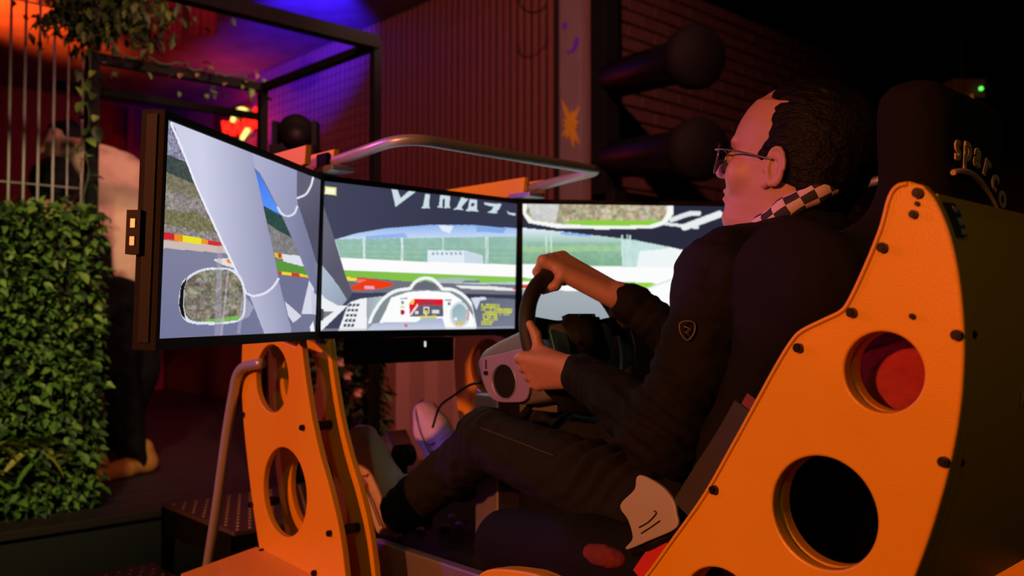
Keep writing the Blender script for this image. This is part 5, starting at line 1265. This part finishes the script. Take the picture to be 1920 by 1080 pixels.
# ---- moving-head light above the left monitor
mh = thing('moving_head_lamp', 'black moving-head stage light behind the monitor corner', 'lamp', at(553, 330, 3.2))
c = Vector(at(553, 252, 3.2)); s_ = 3.2 / FPX
Fd = Field(c - Vector((.13, .13, .13)), c + Vector((.13, .13, .13)), .006); Fd.ell(c + Vector((0, 0, .012)), (34 * s_, 34 * s_, 34 * s_), .02); Fd.cap(c, c + Vector((-.03, -.05, -.02)), 26 * s_, 24 * s_, .02); fo('lamp_head', Fd, M_plast, mh, None, 1)
r_ = Vector((RT[0], RT[1], 0))
for sg in (-1, 1): MB().obox(c + r_ * (sg * 37 * s_) - Vector((0, 0, .005)), r_, Vector((FW[0], FW[1], 0)), (0, 0, 1), 4.5 * s_, .03, 27 * s_).build('yoke_arm', M_plast, mh)
MB().obox(c - Vector((0, 0, 36 * s_)), r_, Vector((FW[0], FW[1], 0)), (0, 0, 1), 41 * s_, .07, 12 * s_).build('lamp_base', M_plast, mh)
fixn(MB().cyl((c.x, c.y, ZF), (c.x, c.y, c.z - .08), .022, 12).build('pole', M_black, mh, True)); fixn(MB().cyl((c.x, c.y, ZF), (c.x, c.y, ZF + .03), .16, 20).build('pole_foot', M_black, mh, True))
# ---- black drums on a rack in front of the bricks
rk = thing('drum_rack', 'black rack with two long dark drums standing beside the pillar', 'rack', onY(1200, 600, 1.0))
xl, xr = onY(1122, 300, 1.0)[0], onY(1148, 300, 1.0)[0]
MB().box(xl, xr, .95, 1.05, ZF, ZT, .004).build('upright', M_black, rk)
for (a, b, c_, d_, yc) in ((1152, 160, 1286, 118, .9), (1152, 312, 1290, 292, .9)):
    A = Vector(at(a, b - 14, 4.25)); Bv = Vector(at(c_ + 12, d_ - 12, 3.55)); dd = (Bv - A).normalized()
    fixn(mo('drum', *sweep([A, A + dd * .01, Bv - dd * .01, Bv], [.085, .09, .09, .085], 24), mat('satin_black_drum', (.004, .004, .006), .38, spec=.2), rk, True))
    fixn(mo('end_cap', *sweep([Bv, Bv + dd * .05, Bv + dd * .09], [.125, .13, .11], 24), M_black, rk, True))
MB().box(xl, onY(1350, 400, .95)[0], .90, 1.05, ZF, onY(1240, 372, .95)[2], .01).build('lower_cabinet', M_black, rk)
# ---- neighbouring machine's tube on the right
nb = thing('neighbour_rail', 'bright steel tube of the neighbouring machine beyond the driver\'s head', 'rail', at(1640, 700, 2.6))
T0, T1 = Vector(at(1580, 354, 2.62)), Vector(at(1694, 327, 2.50))
fixn(mo('rail_tube', *sweep([T0, T1] + [T1 + Vector((.05, -.02, .0)), T1 + Vector((.5, -.02, .0))], .0125, 12), M_chrome, nb, True))
fixn(mo('rail_post', *sweep([T0, (T0.x, T0.y, ZF)], .018, 12), mat('dusky_steel', (.30, .20, .24), .5, .5), nb, True))
# ---- small ceiling unit with a green light
gu = thing('ceiling_unit', 'small grey ceiling-hung unit with a green light at the upper right', 'unit', at(1815, 175, 4.0))
c = Vector(at(1812, 168, 4.0)); f_ = Vector((FW[0], FW[1], 0)); M_unit = mat('grey_unit_plastic', (.07, .05, .055), .7, spec=.1)
MB().obox(c, r_, f_, (0, 0, 1), .075, .05, .042).build('housing', M_unit, gu); MB().obox(c - r_ * .05 + Vector((0, 0, -.005)) - f_ * .05, r_, f_, (0, 0, 1), .025, .01, .045).build('side_bracket', M_unit, gu)
q = Vector(at(1846, 163, 3.93)); bm = bmesh.new(); bmesh.ops.create_icosphere(bm, subdivisions=2, radius=.010); bm.verts.index_update()
mo('green_light', [q + a.co for a in bm.verts], [[b.index for b in f2.verts] for f2 in bm.faces], emis('green_led', (.12, .9, .10), 1.6), gu, True); bm.free()
for px in (1813, 1828): a = Vector(at(px, 195, 3.95)); fixn(MB().tube([a, a + Vector((0, 0, .05))], [.006, .009], 8).build('nozzle', mat('pale_nozzle', (.6, .55, .55), .4), gu, True))
fixn(MB().cyl((c.x, c.y, c.z + .03), (c.x, c.y, ZT), .012, 10).build('drop_rod', M_black, gu))
# ---- guests behind the hedge
M_sweat = mat('beige_pink_sweater', (.60, .40, .32), .9, 0, .1, 40, .4, 300); M_trous = mat('black_trousers', (.004, .004, .005), .9, spec=.15); M_tan_sh = mat('tan_leather', (.50, .20, .05), .5, 0, .15, 30); M_den = mat('grey_blue_denim', (.06, .07, .10), .85)
g1 = thing('person', 'guest in a beige sweater and black trousers leaning forward behind the hedge', 'person', at(255, 885, 4.15))
def A(px, py, t=4.05): return Vector(at(px, py, t))
def bounds(P, m): P = np.array([list(p) for p in P]); return P.min(0) - m, P.max(0) + m
HD, NK, SH1, SH2, EL1, WR1, EL2, WR2 = A(112, 278), A(148, 300), A(172, 316, 3.92), A(165, 305, 4.28), A(190, 408, 3.90), A(100, 404, 3.86), A(150, 398, 4.25), A(88, 398, 4.2)
HP, KN1, AN1, KN2, AN2 = A(228, 520), A(222, 700, 4.02), A(258, 862, 4.06), A(272, 690, 4.24), A(215, 848, 4.28)
lo, hi = bounds([HD, NK, WR1, WR2, HP, EL1, SH1], .22)
S = Field(lo, hi, .008); dv = (NK - HD).normalized()
S.ell(HD + Vector((0, 0, .02)), (.082, .085, .105), .02); S.cap(HD, HD + Vector((.01, 0, -.07)), .058, .045, .03); S.cap(HD + Vector((-.07, .0, .0)), HD + Vector((-.092, 0, -.022)), .012, .015, .015); S.cap(HD, NK, .055, .06, .03)
S.ell(HD + Vector((.012, -.075, .0)), (.020, .012, .032), .008)
S.cap(NK, HP, .09, .10, .05); 
for e, w_, s in ((EL1, WR1, SH1), (EL2, WR2, SH2)):
    S.cap(s, e, .04, .035, .03); S.cap(e, w_, .035, .026, .02); d = (w_ - e).normalized(); S.cap(w_, w_ + d * .06, .034, .030, .02)
    for k in range(4): S.cap(w_ + d * .06 + Vector((0, 0, .028 - .018 * k)), w_ + d * (.125 - .008 * abs(k - 1.2)) + Vector((0, 0, .020 - .018 * k)), .010, .008, .004)
    S.cap(w_ + d * .02 + Vector((0, 0, .03)), w_ + d * .07 + Vector((0, 0, .055)), .012, .009, .008)
fo('body', S, M_skin, g1, None, 1)
lo, hi = bounds([NK, WR1, WR2, HP, EL1, SH1], .24); S = Field(lo, hi, .008)
S.chain([NK + Vector((.01, 0, -.03)), A(200, 345), A(222, 440), HP + Vector((0, 0, .02))], [.10, .155, .165, .16], .08); S.cap(SH1, SH2, .10, .10, .06); S.cap(NK - dv * .01, NK + dv * .02, .078, .085, .03)
for e, w_, s in ((EL1, WR1, SH1), (EL2, WR2, SH2)): S.cap(s, e, .085, .068, .03); S.cap(e, w_, .066, .045, .025)
fo('sweater', S, M_sweat, g1, wr_noise(.008, 12), 2)
lo, hi = bounds([HP, KN1, AN1, KN2, AN2], .24); S = Field(lo, hi, .009)
S.ell(HP + Vector((0, 0, -.06)), (.175, .15, .15), .05); h1 = HP + Vector((-.06, -.09, -.1)); h2 = HP + Vector((.05, .09, -.1))
S.cap(h1, KN1, .11, .075, .04); S.cap(KN1, AN1, .075, .066, .03); S.cap(h2, KN2, .11, .075, .04); S.cap(KN2, AN2, .075, .066, .03)
fo('trousers', S, M_trous, g1, wr_noise(.008, 10), 2)
S = Field(HD - Vector((.14, .14, .16)), HD + Vector((.16, .16, .19)), .007); S.ell(HD + Vector((.020, 0, .052)), (.092, .092, .090), .02); S.ell(HD + Vector((-.075, -.03, -.01)), (.085, .14, .095), .02, 's'); S.ell(HD + Vector((.03, -.09, -.04)), (.06, .05, .08), .02, 's'); fo('hair', S, M_hair, g1, wr_noise(.006, 40), 1)
for (an, dx, lb) in ((AN1, -.20, 0), (AN2, -.12, 1)):
    hl = Vector((an.x + .05, an.y, ZP)); tip = Vector((an.x + dx * .75 - .03, an.y - .10, ZP)); S = Field(np.minimum(hl, tip) - .09, np.maximum(hl, tip) + np.array([.09, .09, .17]), .007)
    S.cap(hl + Vector((0, 0, .045)), tip + Vector((0, 0, .030)), .045, .032, .03); S.cap(hl + Vector((0, 0, .05)), hl + Vector((-.02, 0, .11)), .046, .05, .03); S.cap((hl + tip) / 2 + Vector((0, 0, .035)), tip + Vector((0, 0, .030)), .042, .034, .03)
    S.apply(lambda X, Y, Zp: -(Zp - ZP - .002 + 0 * X + 0 * Y), np.minimum(hl, tip) - .09, np.maximum(hl, tip) + np.array([.09, .09, .17]), .004, 'i')
    fo('shoe', S, M_tan_sh, g1, None, 1)
g2 = thing('person', 'seated dark-haired guest in dark top seen through the fence bars', 'person', at(97, 560, 3.75))
H2 = Vector(at(98, 350, 3.72)); N2 = H2 + Vector((0, .02, -.13)); S = Field(H2 - Vector((.30, .25, .85)), H2 + Vector((.30, .25, .18)), .009)
S.ell(H2, (.078, .092, .108), .02); S.cap(H2, N2, .055, .055, .03); S.chain([N2, N2 + Vector((0, .02, -.20)), N2 + Vector((0, .02, -.55))], [.07, .13, .14], .06)
fo('body', S, M_skin, g2, None, 1)
S = Field(H2 - Vector((.14, .14, .16)), H2 + Vector((.14, .15, .17)), .007); S.ell(H2 + Vector((.0, -.012, .018)), (.096, .105, .112), .02); S.ell(H2 + Vector((-.06, .10, -.04)), (.09, .07, .09), .02, 's'); fo('hair', S, M_hair, g2, wr_noise(.006, 40), 1)
S = Field(N2 - Vector((.30, .25, .75)), N2 + Vector((.30, .25, .08)), .010); S.chain([N2 + Vector((0, .01, -.06)), N2 + Vector((0, .02, -.25)), N2 + Vector((0, .02, -.55))], [.10, .16, .17], .08); S.cap(N2 + Vector((-.17, .02, -.13)), N2 + Vector((.17, .02, -.13)), .075, .075, .06)
for sg in (-1, 1): S.chain([N2 + Vector((sg * .18, .02, -.13)), N2 + Vector((sg * .22, -.02, -.38)), N2 + Vector((sg * .12, -.14, -.46))], [.06, .05, .045], .04)
fo('dark_top', S, M_trous, g2, wr_noise(.006, 14), 1)
stl = thing('bar_stool', 'dark bar stool under the seated guest', 'stool', (N2.x, N2.y + .02, ZP))
fixn(MB().cyl((N2.x, N2.y + .02, N2.z - .76), (N2.x, N2.y + .02, N2.z - .70), .17, 24).build('seat', M_black, stl, True))
for k in range(4): a = R(45 + 90 * k); fixn(MB().tube([(N2.x + .12 * math.cos(a), N2.y + .02 + .12 * math.sin(a), N2.z - .75), (N2.x + .19 * math.cos(a), N2.y + .02 + .19 * math.sin(a), ZP)], .012, 8).build('leg', M_black, stl, True))
tb = thing('bar_table', 'dark high table between the two guests', 'table', (*at(20, 420, 4.15)[:2], ZP)); tc_ = Vector(at(20, 420, 4.15))
fixn(MB().cyl((tc_.x, tc_.y, tc_.z - .03), tc_, .25, 32).build('table_top', M_black, tb, True)); fixn(MB().cyl((tc_.x, tc_.y, ZP), (tc_.x, tc_.y, tc_.z - .03), .035, 12).build('column', M_black, tb, True)); fixn(MB().cyl((tc_.x, tc_.y, ZP), (tc_.x, tc_.y, ZP + .02), .22, 24).build('foot', M_black, tb, True))
rc = tag(fixn(MB().tube([(tc_.x + .09, tc_.y - .08, tc_.z + .001), (tc_.x + .09, tc_.y - .08, tc_.z + .09), (tc_.x + .09, tc_.y - .08, tc_.z + .10), (tc_.x + .09, tc_.y - .08, tc_.z + .02)], [.028, .036, .032, .026], 16).build('red_cup', mat('red_plastic', (.55, .04, .03), .4), None, True)), 'red cup on the high table behind the hedge', 'cup')
